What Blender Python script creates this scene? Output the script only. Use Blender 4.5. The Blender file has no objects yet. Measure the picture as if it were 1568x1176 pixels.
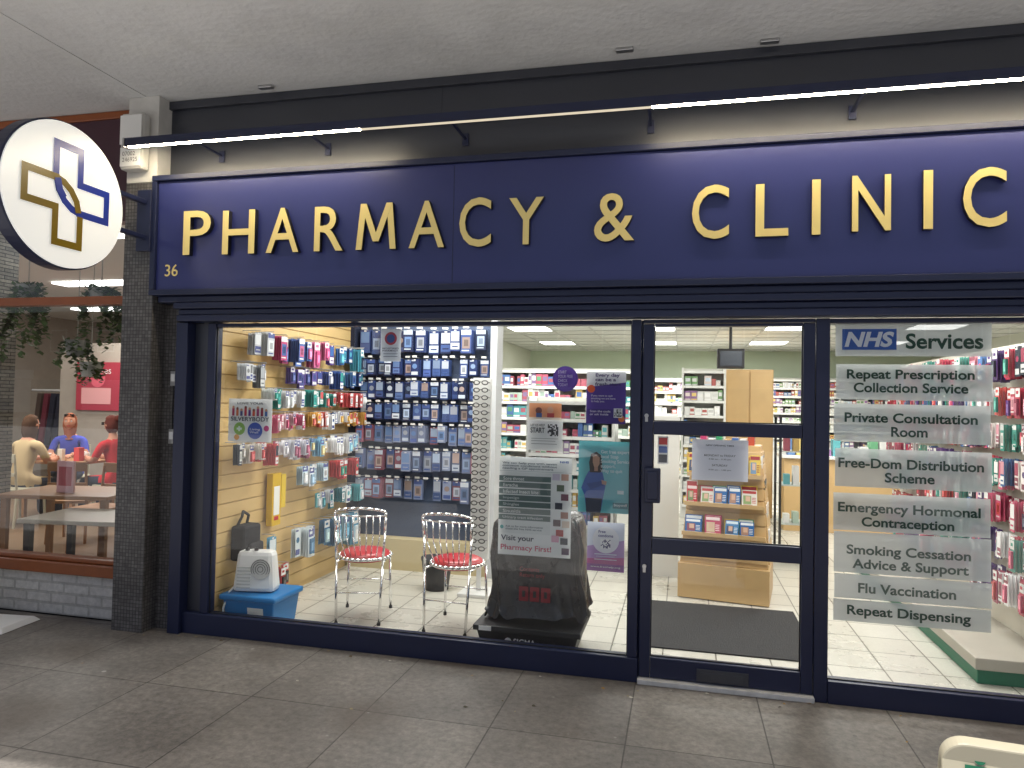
import bpy, math, random
from mathutils import Matrix, Vector, noise
random.seed(7)
sc=bpy.context.scene
def lin(c): return c/12.92 if c<=.04045 else ((c+.055)/1.055)**2.4
def H(s):
    s=s.lstrip('#'); return tuple(lin(int(s[i:i+2],16)/255) for i in (0,2,4))
# ------------------------------------------------------------------ materials
def newmat(name):
    m=bpy.data.materials.new(name); m.use_nodes=True
    return m,m.node_tree.nodes,m.node_tree.links,m.node_tree.nodes['Principled BSDF']
def mat(name,col,rough=.5,metal=0,var=.12,scale=6,bump=0,bscale=60,emit=None,es=0,coat=0,spec=.5,stain=0):
    m,n,l,b=newmat(name)
    b.inputs['Roughness'].default_value=rough; b.inputs['Metallic'].default_value=metal
    b.inputs['Specular IOR Level'].default_value=spec
    b.inputs['Coat Weight'].default_value=coat
    tc=n.new('ShaderNodeTexCoord')
    nz=n.new('ShaderNodeTexNoise'); nz.inputs['Scale'].default_value=scale; nz.inputs['Detail'].default_value=4
    l.new(tc.outputs['Object'],nz.inputs['Vector'])
    mx=n.new('ShaderNodeMix'); mx.data_type='RGBA'
    mx.inputs[6].default_value=(*[c*(1-var) for c in col],1); mx.inputs[7].default_value=(*[min(1,c*(1+var)) for c in col],1)
    l.new(nz.outputs['Fac'],mx.inputs[0]); out=mx.outputs[2]
    if stain:
        n4=n.new('ShaderNodeTexNoise'); n4.inputs['Scale'].default_value=.9; n4.inputs['Detail'].default_value=9; n4.inputs['Roughness'].default_value=.7
        l.new(tc.outputs['Object'],n4.inputs['Vector'])
        r4=n.new('ShaderNodeMapRange'); r4.inputs[1].default_value=.50; r4.inputs[2].default_value=.75; r4.inputs[3].default_value=1; r4.inputs[4].default_value=1-stain; l.new(n4.outputs['Fac'],r4.inputs[0])
        vs=n.new('ShaderNodeVectorMath'); vs.operation='SCALE'; l.new(out,vs.inputs[0]); l.new(r4.outputs[0],vs.inputs['Scale']); out=vs.outputs[0]
    l.new(out,b.inputs['Base Color'])
    if rough>.05 and var>.03:
        mr=n.new('ShaderNodeMapRange'); mr.inputs[3].default_value=max(.02,rough*.85); mr.inputs[4].default_value=min(1,rough*1.2)
        l.new(nz.outputs['Fac'],mr.inputs[0]); l.new(mr.outputs[0],b.inputs['Roughness'])
    if bump:
        n2=n.new('ShaderNodeTexNoise'); n2.inputs['Scale'].default_value=bscale; n2.inputs['Detail'].default_value=3
        l.new(tc.outputs['Object'],n2.inputs['Vector'])
        bp=n.new('ShaderNodeBump'); bp.inputs['Strength'].default_value=bump; bp.inputs['Distance'].default_value=.01
        l.new(n2.outputs['Fac'],bp.inputs['Height']); l.new(bp.outputs[0],b.inputs['Normal'])
    if emit:
        b.inputs['Emission Color'].default_value=(*emit,1); b.inputs['Emission Strength'].default_value=es
    return m
def colmat(name,rough=.4,spec=.5,coat=0):
    m,n,l,b=newmat(name)
    a=n.new('ShaderNodeAttribute'); a.attribute_name='Col'
    l.new(a.outputs['Color'],b.inputs['Base Color']); b.inputs['Roughness'].default_value=rough
    b.inputs['Specular IOR Level'].default_value=spec; b.inputs['Coat Weight'].default_value=coat
    return m
M_col=colmat('printed_card',.45); M_gloss=colmat('blister_pack_plastic',.18,.6); M_matte=colmat('matte_colour',.8,.2)
M_navy=mat('navy_powder_coat',H('#1a213e'),.36,var=.15,scale=3,bump=.03,bscale=300)
M_dark=mat('charcoal_cladding',H('#232733'),.40,var=.18,scale=2.5,bump=.03,bscale=8,spec=1)
M_sign=mat('indigo_sign_panel',H('#292f63'),.30,var=.03,scale=1.5,spec=.6,bump=.02,bscale=200)
M_gold=mat('brass_letter_face',H('#dfcb84'),.4,metal=0,var=.05,scale=9)
M_goldside=mat('letter_return',H('#181822'),.4)
M_white=mat('white_plastic',(.76,.76,.74),.35,var=.04)
M_dirtywhite=mat('painted_render_white',(.55,.54,.51),.7,var=.2,scale=8,bump=.3,bscale=25)
M_chrome=mat('chrome',(.8,.8,.8),.12,metal=1,var=.03)
M_steel=mat('brushed_steel',(.5,.5,.5),.3,metal=1)
M_red=mat('red_vinyl',H('#b82028'),.28,var=.1)
M_orange=mat('varnished_hardwood_frame',H('#8c4c26'),.35,var=.2,scale=12)
M_maroon=mat('maroon_fascia',H('#442632'),.3,var=.2)
M_black=mat('black_plastic',(.014,.014,.016),.45)
M_alu=mat('grey_ceiling_grid',(.55,.55,.53),.5)
M_lamp=mat('led_strip',(1,1,1),.5,emit=(1,.85,.60),es=150)
M_tubeoff=mat('led_diffuser_dim',(.3,.3,.28),.4,emit=(1,.86,.62),es=.7); M_tubeoff.cycles.emission_sampling='NONE'
M_disc=mat('lit_acrylic',(.8,.8,.8),.3,emit=(.97,1,.96),es=.38,var=.02)
M_panel=mat('ceiling_light_diffuser',(.9,.9,.9),.5,emit=(1,.99,.96),es=5); M_panel.cycles.emission_sampling='NONE'
def glassmat(name,k=1.0,tint=(.97,.99,.98)):
    m,n,l,b=newmat(name); n.remove(b)
    o=n['Material Output']; f=n.new('ShaderNodeFresnel'); f.inputs[0].default_value=1.5
    mu=n.new('ShaderNodeMath'); mu.operation='MULTIPLY'; mu.inputs[1].default_value=k; mu.use_clamp=True
    t=n.new('ShaderNodeBsdfTransparent'); t.inputs[0].default_value=(*tint,1)
    g=n.new('ShaderNodeBsdfGlossy'); g.inputs['Roughness'].default_value=0
    nz=n.new('ShaderNodeTexNoise'); nz.inputs['Scale'].default_value=1.1; nz.inputs['Detail'].default_value=0
    tc=n.new('ShaderNodeTexCoord'); l.new(tc.outputs['Object'],nz.inputs['Vector'])
    bp=n.new('ShaderNodeBump'); bp.inputs['Strength'].default_value=.05; bp.inputs['Distance'].default_value=.02
    l.new(nz.outputs['Fac'],bp.inputs['Height']); l.new(bp.outputs[0],g.inputs['Normal'])
    x=n.new('ShaderNodeMixShader'); l.new(f.outputs[0],mu.inputs[0]); l.new(mu.outputs[0],x.inputs[0])
    l.new(t.outputs[0],x.inputs[1]); l.new(g.outputs[0],x.inputs[2]); l.new(x.outputs[0],o.inputs[0])
    return m
M_glass=glassmat('window_glass',1.6)
def brickmat(name,c1,c2,mortar,bw,rh,ms,offset=.5,rough=.5,plane='xz',off=(0,0),noise_amt=.5,bump=.4,nscale=30,spots=False,rv=(.8,1.2),big=.8):
    m,n,l,b=newmat(name)
    tc=n.new('ShaderNodeTexCoord'); sp=n.new('ShaderNodeSeparateXYZ'); l.new(tc.outputs['Object'],sp.inputs[0])
    cb=n.new('ShaderNodeCombineXYZ')
    def addn(s,v):
        a=n.new('ShaderNodeMath'); a.operation='ADD'; l.new(s,a.inputs[0])
        if isinstance(v,(int,float)): a.inputs[1].default_value=v
        else: l.new(v,a.inputs[1])
        return a.outputs[0]
    if plane=='xz':
        l.new(addn(addn(sp.outputs[0],sp.outputs[1]),off[0]),cb.inputs[0]); l.new(addn(sp.outputs[2],off[1]),cb.inputs[1])
    else:
        l.new(addn(sp.outputs[0],off[0]),cb.inputs[0]); l.new(addn(sp.outputs[1],off[1]),cb.inputs[1])
    br=n.new('ShaderNodeTexBrick'); br.offset=offset; br.inputs['Scale'].default_value=1
    br.inputs['Color1'].default_value=(*c1,1); br.inputs['Color2'].default_value=(*c2,1); br.inputs['Mortar'].default_value=(*mortar,1)
    br.inputs['Mortar Size'].default_value=ms; br.inputs['Mortar Smooth'].default_value=.15
    br.inputs['Brick Width'].default_value=bw; br.inputs['Row Height'].default_value=rh
    l.new(cb.outputs[0],br.inputs['Vector'])
    nz=n.new('ShaderNodeTexNoise'); nz.inputs['Scale'].default_value=nscale; nz.inputs['Detail'].default_value=6; nz.inputs['Roughness'].default_value=.75
    l.new(tc.outputs['Object'],nz.inputs['Vector'])
    nb=n.new('ShaderNodeTexNoise'); nb.inputs['Scale'].default_value=1.3; nb.inputs['Detail'].default_value=7; nb.inputs['Roughness'].default_value=.66
    l.new(tc.outputs['Object'],nb.inputs['Vector'])
    r1=n.new('ShaderNodeMapRange'); r1.inputs[1].default_value=.3; r1.inputs[2].default_value=.7; r1.inputs[3].default_value=1-noise_amt; r1.inputs[4].default_value=1+noise_amt
    l.new(nz.outputs['Fac'],r1.inputs[0])
    r2=n.new('ShaderNodeMapRange'); r2.inputs[1].default_value=.3; r2.inputs[2].default_value=.7; r2.inputs[3].default_value=1-noise_amt*big; r2.inputs[4].default_value=1+noise_amt*big
    l.new(nb.outputs['Fac'],r2.inputs[0])
    mm=n.new('ShaderNodeMath'); mm.operation='MULTIPLY'; l.new(r1.outputs[0],mm.inputs[0]); l.new(r2.outputs[0],mm.inputs[1])
    vs=n.new('ShaderNodeVectorMath'); vs.operation='SCALE'; l.new(br.outputs['Color'],vs.inputs[0]); l.new(mm.outputs[0],vs.inputs['Scale'])
    colout=vs.outputs[0]
    if spots:
        for sc_,th,colr,amt in((3.2,.085,(.42,.40,.37),.75),(1.4,.18,(.075,.055,.04),.6),(9.0,.09,(.30,.28,.26),.45),(5.1,.09,(.05,.045,.04),.6)):
            vo=n.new('ShaderNodeTexVoronoi'); vo.inputs['Scale'].default_value=sc_; l.new(tc.outputs['Object'],vo.inputs['Vector'])
            n3=n.new('ShaderNodeTexNoise'); n3.inputs['Scale'].default_value=14 if th<.15 else 3; l.new(tc.outputs['Object'],n3.inputs['Vector'])
            a=n.new('ShaderNodeMath'); a.operation='MULTIPLY_ADD'; a.inputs[1].default_value=.12 if th<.15 else .5; l.new(n3.outputs['Fac'],a.inputs[0]); l.new(vo.outputs['Distance'],a.inputs[2])
            rr=n.new('ShaderNodeMapRange'); rr.inputs[1].default_value=th if th<.15 else .35; rr.inputs[2].default_value=th+.02 if th<.15 else .65; rr.inputs[3].default_value=amt; rr.inputs[4].default_value=0
            l.new(a.outputs[0],rr.inputs[0])
            mx=n.new('ShaderNodeMix'); mx.data_type='RGBA'; l.new(rr.outputs[0],mx.inputs[0]); l.new(colout,mx.inputs[6]); mx.inputs[7].default_value=(*colr,1)
            colout=mx.outputs[2]
    l.new(colout,b.inputs['Base Color'])
    rg=n.new('ShaderNodeMapRange'); rg.inputs[3].default_value=rough*rv[0]; rg.inputs[4].default_value=min(1,rough*rv[1]); l.new(nb.outputs['Fac'],rg.inputs[0]); l.new(rg.outputs[0],b.inputs['Roughness'])
    hh=n.new('ShaderNodeMath'); hh.operation='MULTIPLY_ADD'; hh.inputs[1].default_value=-1.2; l.new(br.outputs['Fac'],hh.inputs[0]); 
    h2=n.new('ShaderNodeMath'); h2.operation='MULTIPLY'; h2.inputs[1].default_value=noise_amt; l.new(nz.outputs['Fac'],h2.inputs[0]); l.new(h2.outputs[0],hh.inputs[2])
    bp=n.new('ShaderNodeBump'); bp.inputs['Strength'].default_value=bump; bp.inputs['Distance'].default_value=.006
    l.new(hh.outputs[0],bp.inputs['Height']); l.new(bp.outputs[0],b.inputs['Normal'])
    return m
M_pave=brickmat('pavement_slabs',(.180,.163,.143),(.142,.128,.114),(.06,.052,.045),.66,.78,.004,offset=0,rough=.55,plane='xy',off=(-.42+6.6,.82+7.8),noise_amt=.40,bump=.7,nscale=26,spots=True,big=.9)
M_bouncepave=brickmat('pale_bounce_paving',(.52,.51,.49),(.47,.46,.44),(.2,.19,.17),.6,.6,.008,rough=.7,plane='xy',noise_amt=.15,bump=.4)  # made-up pale paving, toned to bounce sunlight onto the soffit
M_floor=brickmat('cream_floor_tiles',(.62,.60,.53),(.57,.55,.48),(.16,.15,.12),.33,.33,.005,offset=0,rough=.28,plane='xy',off=(10,10),noise_amt=.08,bump=.25,nscale=60)
M_mosaic=brickmat('mosaic_tiles',(.085,.078,.075),(.145,.137,.132),(.03,.028,.026),.024,.024,.0022,offset=0,rough=.3,noise_amt=.3,bump=.5,nscale=25)
M_wbrick=brickmat('white_painted_brick',(.58,.56,.51),(.52,.49,.45),(.42,.40,.36),.22,.075,.010,rough=.7,noise_amt=.2,bump=.8,nscale=25)
M_stone=brickmat('stacked_stone',(.34,.32,.28),(.17,.16,.15),(.05,.05,.05),.19,.035,.004,rough=.7,noise_amt=.3,bump=.8)
M_brick=brickmat('red_brick',(.30,.13,.09),(.22,.10,.07),(.35,.33,.30),.22,.075,.010,rough=.8,noise_amt=.2)
M_wood=mat('beech_slatwall',H('#ccae76'),.42,var=.12,scale=3)
M_wood2=mat('maple_laminate',H('#c8a674'),.4,var=.12,scale=4)
M_tan=mat('cafe_wood',H('#9a6a3c'),.4,var=.2,scale=5)
M_soffit=mat('painted_concrete_soffit',(.72,.725,.72),.8,var=.06,scale=1.6,bump=.6,bscale=26,stain=.22)
M_asphalt=mat('asphalt',(.05,.05,.052),.85,var=.3,scale=9,bump=.5)
M_bounceconc=mat('pale_bounce_concrete',(.45,.45,.44),.85,var=.15,scale=4,bump=.3)  # pale tone picked so the street bounces sun onto soffit and frontage
M_kerb=mat('granite_kerb',(.45,.44,.42),.7,var=.2,bump=.3)
M_wall=mat('cream_wall_paint',(.62,.63,.54),.7,var=.04)
M_gwall=mat('pale_green_wall_paint',(.52,.60,.46),.7,var=.04)
M_ceil=mat('ceiling_tiles',(.72,.72,.69),.8,var=.04,bump=.2,bscale=120)
M_cafewall=mat('cafe_wall_paint',(.38,.33,.28),.7,var=.15)
M_cafefloor=mat('cafe_floor',(.16,.10,.06),.35,var=.25)
M_mat=mat('entrance_matting',(.04,.04,.042),.95,var=.35,scale=90,bump=1,bscale=200)
M_bag=mat('black_nylon_bag',(.022,.022,.025),.27,var=.15,scale=5,bump=.5,bscale=14)
M_blue=mat('blue_plastic',H('#2478b8'),.35,var=.08)
M_cream=mat('cream_board',(.48,.44,.32),.4,var=.04)
M_leaf=colmat('foliage',.6,.3)
# ------------------------------------------------------------------ builders
def link(o,parent=None):
    sc.collection.objects.link(o)
    if parent: o.parent=parent
    return o
def E(name,loc=(0,0,0),rz=0,s=1):
    o=bpy.data.objects.new(name,None); o.location=loc; o.rotation_euler[2]=rz; o.scale=(s,s,s); o.empty_display_size=.2
    return link(o)
class MB:
    def __init__(s,name,mats): s.n=name; s.m=mats if isinstance(mats,list) else [mats]; s.v=[];s.f=[];s.c=[];s.mi=[];s.M=Matrix()
    def add(s,vs,fs,col,mi=0):
        k=len(s.v); s.v+=[tuple(s.M@Vector(v)) for v in vs]
        for f in fs: s.f.append([i+k for i in f]); s.c.append(col); s.mi.append(mi)
    def box(s,x0,x1,y0,y1,z0,z1,col=(.5,.5,.5),mi=0):
        s.add([(x0,y0,z0),(x1,y0,z0),(x1,y1,z0),(x0,y1,z0),(x0,y0,z1),(x1,y0,z1),(x1,y1,z1),(x0,y1,z1)],
              [(0,3,2,1),(4,5,6,7),(0,1,5,4),(1,2,6,5),(2,3,7,6),(3,0,4,7)],col,mi)
    def rect(s,x0,x1,z0,z1,y,col,mi=0): s.add([(x0,y,z0),(x1,y,z0),(x1,y,z1),(x0,y,z1)],[(0,1,2,3)],col,mi)
    def disc(s,x,z,r,y,col,mi=0,n=28,rz=None):
        rz=rz or r
        s.add([(x+r*math.cos(2*math.pi*i/n),y,z+rz*math.sin(2*math.pi*i/n)) for i in range(n)],[tuple(range(n))],col,mi)
    def tube(s,p0,p1,r0,r1=None,col=(.5,.5,.5),mi=0,n=10,cap=True):
        r1=r0 if r1 is None else r1
        p0=Vector(p0);p1=Vector(p1);d=(p1-p0)
        if d.length<1e-6: return
        q=d.to_track_quat('Z','Y').to_matrix()
        vs=[]
        for p,r in((p0,r0),(p1,r1)):
            for i in range(n):
                a=2*math.pi*i/n; vs.append(p+q@Vector((r*math.cos(a),r*math.sin(a),0)))
        fs=[(i,(i+1)%n,n+(i+1)%n,n+i) for i in range(n)]
        if cap: fs+=[tuple(range(n-1,-1,-1)),tuple(range(n,2*n))]
        s.add(vs,fs,col,mi)
    def path(s,pts,r,col=(.5,.5,.5),mi=0,n=10):
        for a,b in zip(pts,pts[1:]): s.tube(a,b,r,r,col,mi,n)
    def obj(s,parent=None,bevel=0,smooth=False):
        me=bpy.data.meshes.new(s.n); me.from_pydata(s.v,[],s.f)
        for m in s.m: me.materials.append(m)
        ca=me.color_attributes.new('Col','FLOAT_COLOR','CORNER'); d=[]
        for p,c,mi in zip(me.polygons,s.c,s.mi):
            p.material_index=mi; d+=[c[0],c[1],c[2],1.0]*p.loop_total
        ca.data.foreach_set('color',d)
        if smooth:
            for p in me.polygons: p.use_smooth=True
        me.update()
        o=bpy.data.objects.new(s.n,me); link(o,parent)
        if bevel:
            b=o.modifiers.new('bevel','BEVEL'); b.width=bevel; b.segments=2; b.limit_method='ANGLE'
        return o
def boxo(name,x0,x1,y0,y1,z0,z1,m,parent=None,bevel=0):
    b=MB(name,m); b.box(x0,x1,y0,y1,z0,z1); return b.obj(parent,bevel)
def text(body,x0,x1,z0,z1,y,m,parent,name=None,ext=0,bold=0,M=None,fit=True,side=None,align='c'):
    c=bpy.data.curves.new('t','FONT'); c.body=body; c.size=1; c.offset=bold; c.extrude=.05 if ext else 0; c.resolution_u=4
    o=bpy.data.objects.new('t',c); sc.collection.objects.link(o)
    dg=bpy.context.evaluated_depsgraph_get(); dg.update()
    me=bpy.data.meshes.new_from_object(o.evaluated_get(dg)); bpy.data.objects.remove(o)
    if not me.vertices: return
    xs=[v.co.x for v in me.vertices]; ys=[v.co.y for v in me.vertices]
    ax,bx,ay,by=min(xs),max(xs),min(ys),max(ys)
    sx=(x1-x0)/max(1e-6,bx-ax); sz=(z1-z0)/max(1e-6,by-ay)
    for v in me.vertices:
        x=x0+(v.co.x-ax)*sx; z=z0+(v.co.y-ay)*sz; yy=y-(v.co.z/.05*ext/2+ext/2 if ext else 0)
        v.co=(x,yy,z)
    if M: me.transform(M)
    me.materials.append(m)
    if side:
        me.materials.append(side); me.update()
        for p in me.polygons:
            if abs(p.normal.y)<.9: p.material_index=1
    nm=name or ('text_'+''.join(ch for ch in body.lower() if ch.isalnum())[:14]); me.name=nm
    ob=bpy.data.objects.new(nm,me); return link(ob,parent)
_ink={}
def ink(hx):
    if hx not in _ink: _ink[hx]=mat('ink_'+hx.strip('#'),H(hx),.5,var=.02)
    return _ink[hx]
# ------------------------------------------------------------------ ground / arcade
boxo('ground',-200,200,-200,200,-.5,-.16,M_asphalt)
boxo('street',-60,60,-26,-6.381,-.159,-.155,M_bounceconc)  # unseen pale sheet added over the asphalt to reflect sunlight back
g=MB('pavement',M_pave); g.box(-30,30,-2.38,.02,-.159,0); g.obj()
g=MB('bounce_pavement',M_bouncepave); g.box(-30,30,-6.2,-2.381,-.159,0); g.obj()  # unseen band added as a reflector, throws sun up under the canopy
boxo('kerb',-30,30,-6.38,-6.2,-.159,-.002,M_kerb,bevel=.01)
b=MB('pavement_litter',M_matte)
for i in range(46):
    x=random.uniform(-3.6,2.2); y=-.05-abs(random.gauss(0,.10)) if i<34 else random.uniform(-1.4,-.2)
    a=random.uniform(0,6.28); s=random.uniform(.004,.012); c=random.choice([(.30,.25,.16),(.12,.09,.05),(.45,.42,.36),(.08,.07,.05),(.35,.22,.08)])
    b.add([(x+s*math.cos(a+q)*(1 if q%2 else 1.6),y+s*math.sin(a+q)*(1 if q%2 else 1.6),.002+.003*(q%2)) for q in(0,1.5,3.1,4.6)],[(0,1,2,3)],c)
b.obj()
soff=E('arcade_canopy')
so=MB('soffit',M_soffit); so.box(-30,30,-2.62,0.4,3.66,3.95); so.obj(soff)
bl=MB('joint_battens',M_soffit)
for x in (-3.64,2.6): bl.box(x-.02,x+.02,-2.6,0,3.654,3.659)
for x in(-6.6,-2.65,4.2): bl.box(x-.10,x+.10,-4.85,-2.621,3.661,3.95)
bl.obj(soff)
sd=MB('soffit_fittings',[M_steel])
for x,y in ((-.35,-.16),(.45,-.10),(-2.7,-.12)): sd.box(x-.05,x+.05,y-.02,y+.02,3.64,3.659)
sd.obj(soff,.004)
for i,x in enumerate((-6.6,-2.65,4.2)):
    boxo('arcade_column',x-.15,x+.15,-4.8,-4.5,0,3.66,M_dirtywhite,bevel=.01)
boxo('upper_storey_wall',-30,30,-.3,12,3.96,9,M_brick)
tb=E('brick_terrace_building')
t=MB('walls',[M_brick,M_white,M_black]); t.box(-60,60,-46,-38,-.16,7.5)
t.obj(tb)
t=MB('windows',[M_white,M_black,M_orange])
for i in range(-14,15):
    x=i*4
    t.box(x-.7,x+.7,-38,-37.95,4.6,6.2,mi=0); t.box(x-.6,x+.6,-37.95,-37.93,4.7,6.1,mi=1); t.box(x-1.7,x+1.7,-38,-37.9,.2,2.6,mi=1 if i%2 else 0)
    t.box(x-1.9,x+1.9,-38,-37.8,2.65,3.3,mi=2 if i%3 else 0)
t.obj(tb)
def parked_car(x,y):
    e=E('parked_car',(x,y,-.155))
    prof=[(-2.0,.35),(-2.02,.75),(-1.85,.92),(-1.1,1.0),(-.45,1.42),(.9,1.45),(1.6,1.05),(1.95,.95),(2.0,.35)]
    b=MB('body',mat('silver_car_paint',(.6,.6,.62),.25,metal=.4,coat=.6)); n=len(prof)
    vs=[]
    for s,w in((-1,.0),(1,.0)):
        for px,pz in prof: vs.append((px,s*(.85 if pz<1.05 else .68),pz))
    fs=[tuple(range(n)),tuple(range(2*n-1,n-1,-1))]+[(i,n+i,n+(i+1)%n,(i+1)%n) for i in range(n)]
    b.add(vs,fs,(.5,)*3); b.obj(e,.04)
    w=MB('windows',M_black)
    for s in(-1,1):
        w.add([(-.95,s*.80,1.0),(.3,s*.80,1.0),(.3,s*.70,1.36),(-.42,s*.70,1.36)],[(0,1,2,3)],(.1,)*3)
        w.add([(.36,s*.80,1.0),(1.4,s*.80,1.02),(.88,s*.70,1.36),(.36,s*.70,1.36)],[(0,1,2,3)],(.1,)*3)
    w.obj(e)
    h=MB('wheels',[M_black,M_steel])
    for wx in(-1.25,1.25):
        for s in(-1,1):
            h.tube((wx,s*.70,.32),(wx,s*.88,.32),.32,n=24,mi=0); h.tube((wx,s*.86,.32),(wx,s*.89,.32),.2,n=16,mi=1)
    h.obj(e)
parked_car(-3.2,-8.2); parked_car(3.5,-8.3)
# ------------------------------------------------------------------ pharmacy shopfront
P=E('pharmacy_shopfront')
boxo('upper_fascia',-3.66,4.2,.0,.2,3.10,3.658,M_dark,P)
b=MB('fascia_trims',M_dark); b.box(-3.64,4.2,-.03,-.001,3.60,3.655); b.box(-3.64,4.2,-.02,-.001,3.36,3.375)
b.box(-1.52,-1.512,-.004,-.001,3.38,3.6); b.obj(P,.003)
b=MB('sign_panel',[M_sign,M_navy]); b.box(-3.50,4.2,-.12,0,2.32,3.06); b.obj(P)
b=MB('sign_border',M_navy)
b.box(-3.54,4.2,-.145,.0,3.063,3.10); b.box(-3.54,4.2,-.145,.0,2.28,2.317); b.box(-3.54,-3.502,-.143,.0,2.319,3.061); b.obj(P,.004)
boxo('sign_joint',-1.381,-1.379,-.1215,-.1201,2.33,3.05,M_black,P)
sh=MB('shutter_box',M_navy)
sh.box(-3.50,4.2,-.10,.0,2.235,2.278); sh.box(-3.36,4.2,-.12,.0,2.19,2.232); sh.box(-3.34,4.2,-.09,.0,2.15,2.188); sh.box(-3.34,4.2,-.11,.0,2.105,2.148)
sh.obj(P,.006)
LT=[('P',-3.27,-3.06,2.545,2.84),('H',-2.97,-2.73,2.54,2.83),('A',-2.645,-2.41,2.54,2.83),('R',-2.30,-2.10,2.54,2.825),('M',-2.01,-1.74,2.54,2.83),('A',-1.655,-1.425,2.54,2.83),('C',-1.33,-1.13,2.535,2.835),('Y',-1.02,-.81,2.54,2.82),('&',-.51,-.28,2.54,2.82),('C',.04,.24,2.535,2.84),('L',.38,.55,2.54,2.83),('I',.67,.713,2.54,2.84),('N',.87,1.06,2.55,2.85),('I',1.215,1.26,2.55,2.86),('C',1.40,1.60,2.55,2.86)]
for ch,x0,x1,z0,z1 in LT:
    nm=ch.lower() if ch!='&' else 'ampersand'
    if ch=='M':
        wd=.040; xc=(x0+x1)/2
        for lay,(ya,yb,mm_) in enumerate(((-.155,-.1345,M_gold),(-.1343,-.121,M_goldside))):
            b=MB('letter_m' if lay==0 else 'letter_standoff_m',[mm_,M_goldside])
            def bar(xa,za,xb,zb,w,k):
                y0=ya-.0004*k
                b.add([(xa,y0,za),(xa+w,y0,za),(xb+w,y0,zb),(xb,y0,zb)],[(0,1,2,3)],(1,1,1),0)
                b.add([(xa,y0,za),(xa+w,y0,za),(xb+w,y0,zb),(xb,y0,zb),(xa,yb,za),(xa+w,yb,za),(xb+w,yb,zb),(xb,yb,zb)],[(0,4,5,1),(1,5,6,2),(2,6,7,3),(3,7,4,0)],(1,1,1),1)
            bar(x0,z0,x0+.028,z1,wd,0); bar(x1-wd,z0,x1-wd-.028,z1,wd,1)
            bar(xc-wd/2,z0+.05,x0+.028,z1,wd,2); bar(xc-wd/2,z0+.05,x1-wd-.028,z1,wd,3)
            b.obj(P)
        continue
    text(ch,x0,x1,z0,z1,-.135,M_gold,P,name='letter_'+nm,ext=.02,bold=.006,side=M_goldside)
    text(ch,x0+.002,x1+.002,z0,z1,-.121,M_goldside,P,name='letter_standoff_'+nm,ext=.0135,bold=.004)
text('36',-3.43,-3.33,2.41,2.49,-.121,M_gold,P,name='house_number',ext=.003)
b=MB('light_bar',M_navy); b.box(-3.56,4.2,-.375,-.325,3.2255,3.276); b.box(-3.56,4.2,-.378,-.372,3.2200,3.2254)
for x in(-3.1,-2.3,-1.35,-.2,.9,1.9): b.box(x-.009,x+.009,-.335,0,3.25,3.262); b.box(x-.02,x+.02,-.012,-.001,3.21,3.29)
b.obj(P,.002)
b=MB('light_bar_end_cap',M_steel); b.box(-3.575,-3.561,-.38,-.32,3.215,3.278); b.obj(P,.003)
b=MB('led_strip_lit',M_lamp)
b.box(-3.54,-1.90,-.364,-.350,3.2165,3.2245); b.box(-.18,4.2,-.364,-.350,3.2165,3.2245); b.obj(P)
boxo('led_strip_dim',-1.898,-.182,-.364,-.350,3.2165,3.2245,M_tubeoff,P)
f=MB('window_frame',M_navy)
f.box(-3.36,-3.27,-.08,.02,0,2.10)
f.box(-3.15,-3.09,-.03,.05,.14,2.10)
f.box(-3.27,-.232,-.045,.05,.0,.138)
f.box(-3.088,-.295,-.02,.05,2.075,2.10)
f.box(-.292,-.236,-.04,.05,.14,2.10); 
f.box(.718,.788,-.04,.05,0,2.10)
f.box(.79,4.2,-.045,.05,.0,.122); f.box(.79,4.2,-.02,.05,2.075,2.10)
f.box(-.234,-.226,-.02,.05,0.0,2.10)
f.obj(P,.004)
b=MB('glazing_gaskets',M_black)
for x0,x1,z0,z1 in((-3.09,-.292,.138,2.075),(.788,4.2,.122,2.075),(-.162,.652,.15,.742),(-.162,.652,.832,1.432),(-.162,.652,1.508,2.06)):
    b.box(x0,x1,-.012,-.002,z0,z0+.006); b.box(x0,x0+.006,-.012,-.002,z0+.0061,z1-.001); b.box(x1-.006,x1,-.012,-.002,z0+.0061,z1-.001)
b.obj(P)
boxo('jamb_recess',-3.268,-3.152,.0,.05,.14,2.10,M_dark,P)
d=MB('door',M_navy)
d.box(-.224,-.162,-.035,.03,.035,2.075); d.box(.652,.714,-.035,.03,.035,2.075)
d.box(-.16,.65,-.035,.03,.035,.15); d.box(-.16,.65,-.035,.03,.742,.832); d.box(-.16,.65,-.035,.03,1.432,1.508); d.box(-.16,.65,-.035,.03,2.06,2.075)
d.box(-.225,.715,-.035,.04,2.08,2.10)
d.obj(P,.004)
b=MB('letter_plate',M_dark); b.box(.10,.38,-.045,-.036,.045,.115); b.box(.12,.36,-.049,-.0455,.055,.10); b.obj(P,.003)
b=MB('door_handle',M_navy); b.box(-.205,-.115,-.075,-.036,1.04,1.24); b.box(-.19,-.13,-.09,-.0755,1.06,1.22); b.obj(P,.008)
b=MB('door_locks',M_steel)
for z in(1.54,.67): b.tube((-.2,-.036,z),(-.2,-.046,z),.012,n=14); b.box(-.208,-.192,-.044,-.0365,z-.035,z-.01)
b.obj(P)
boxo('threshold',-.23,.72,-.07,.05,.001,.030,mat('worn_white_threshold',(.55,.54,.52),.7,var=.3,scale=20),P,.004)
gl=MB('window_glass',M_glass)
gl.rect(-3.09,-.29,.138,2.08,0,(1,1,1)); gl.rect(.788,4.2,.12,2.08,0,(1,1,1))
for z0,z1 in((.15,.742),(.832,1.432),(1.508,2.06)): gl.rect(-.162,.652,z0,z1,0,(1,1,1))
gl.obj(P)
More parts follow.
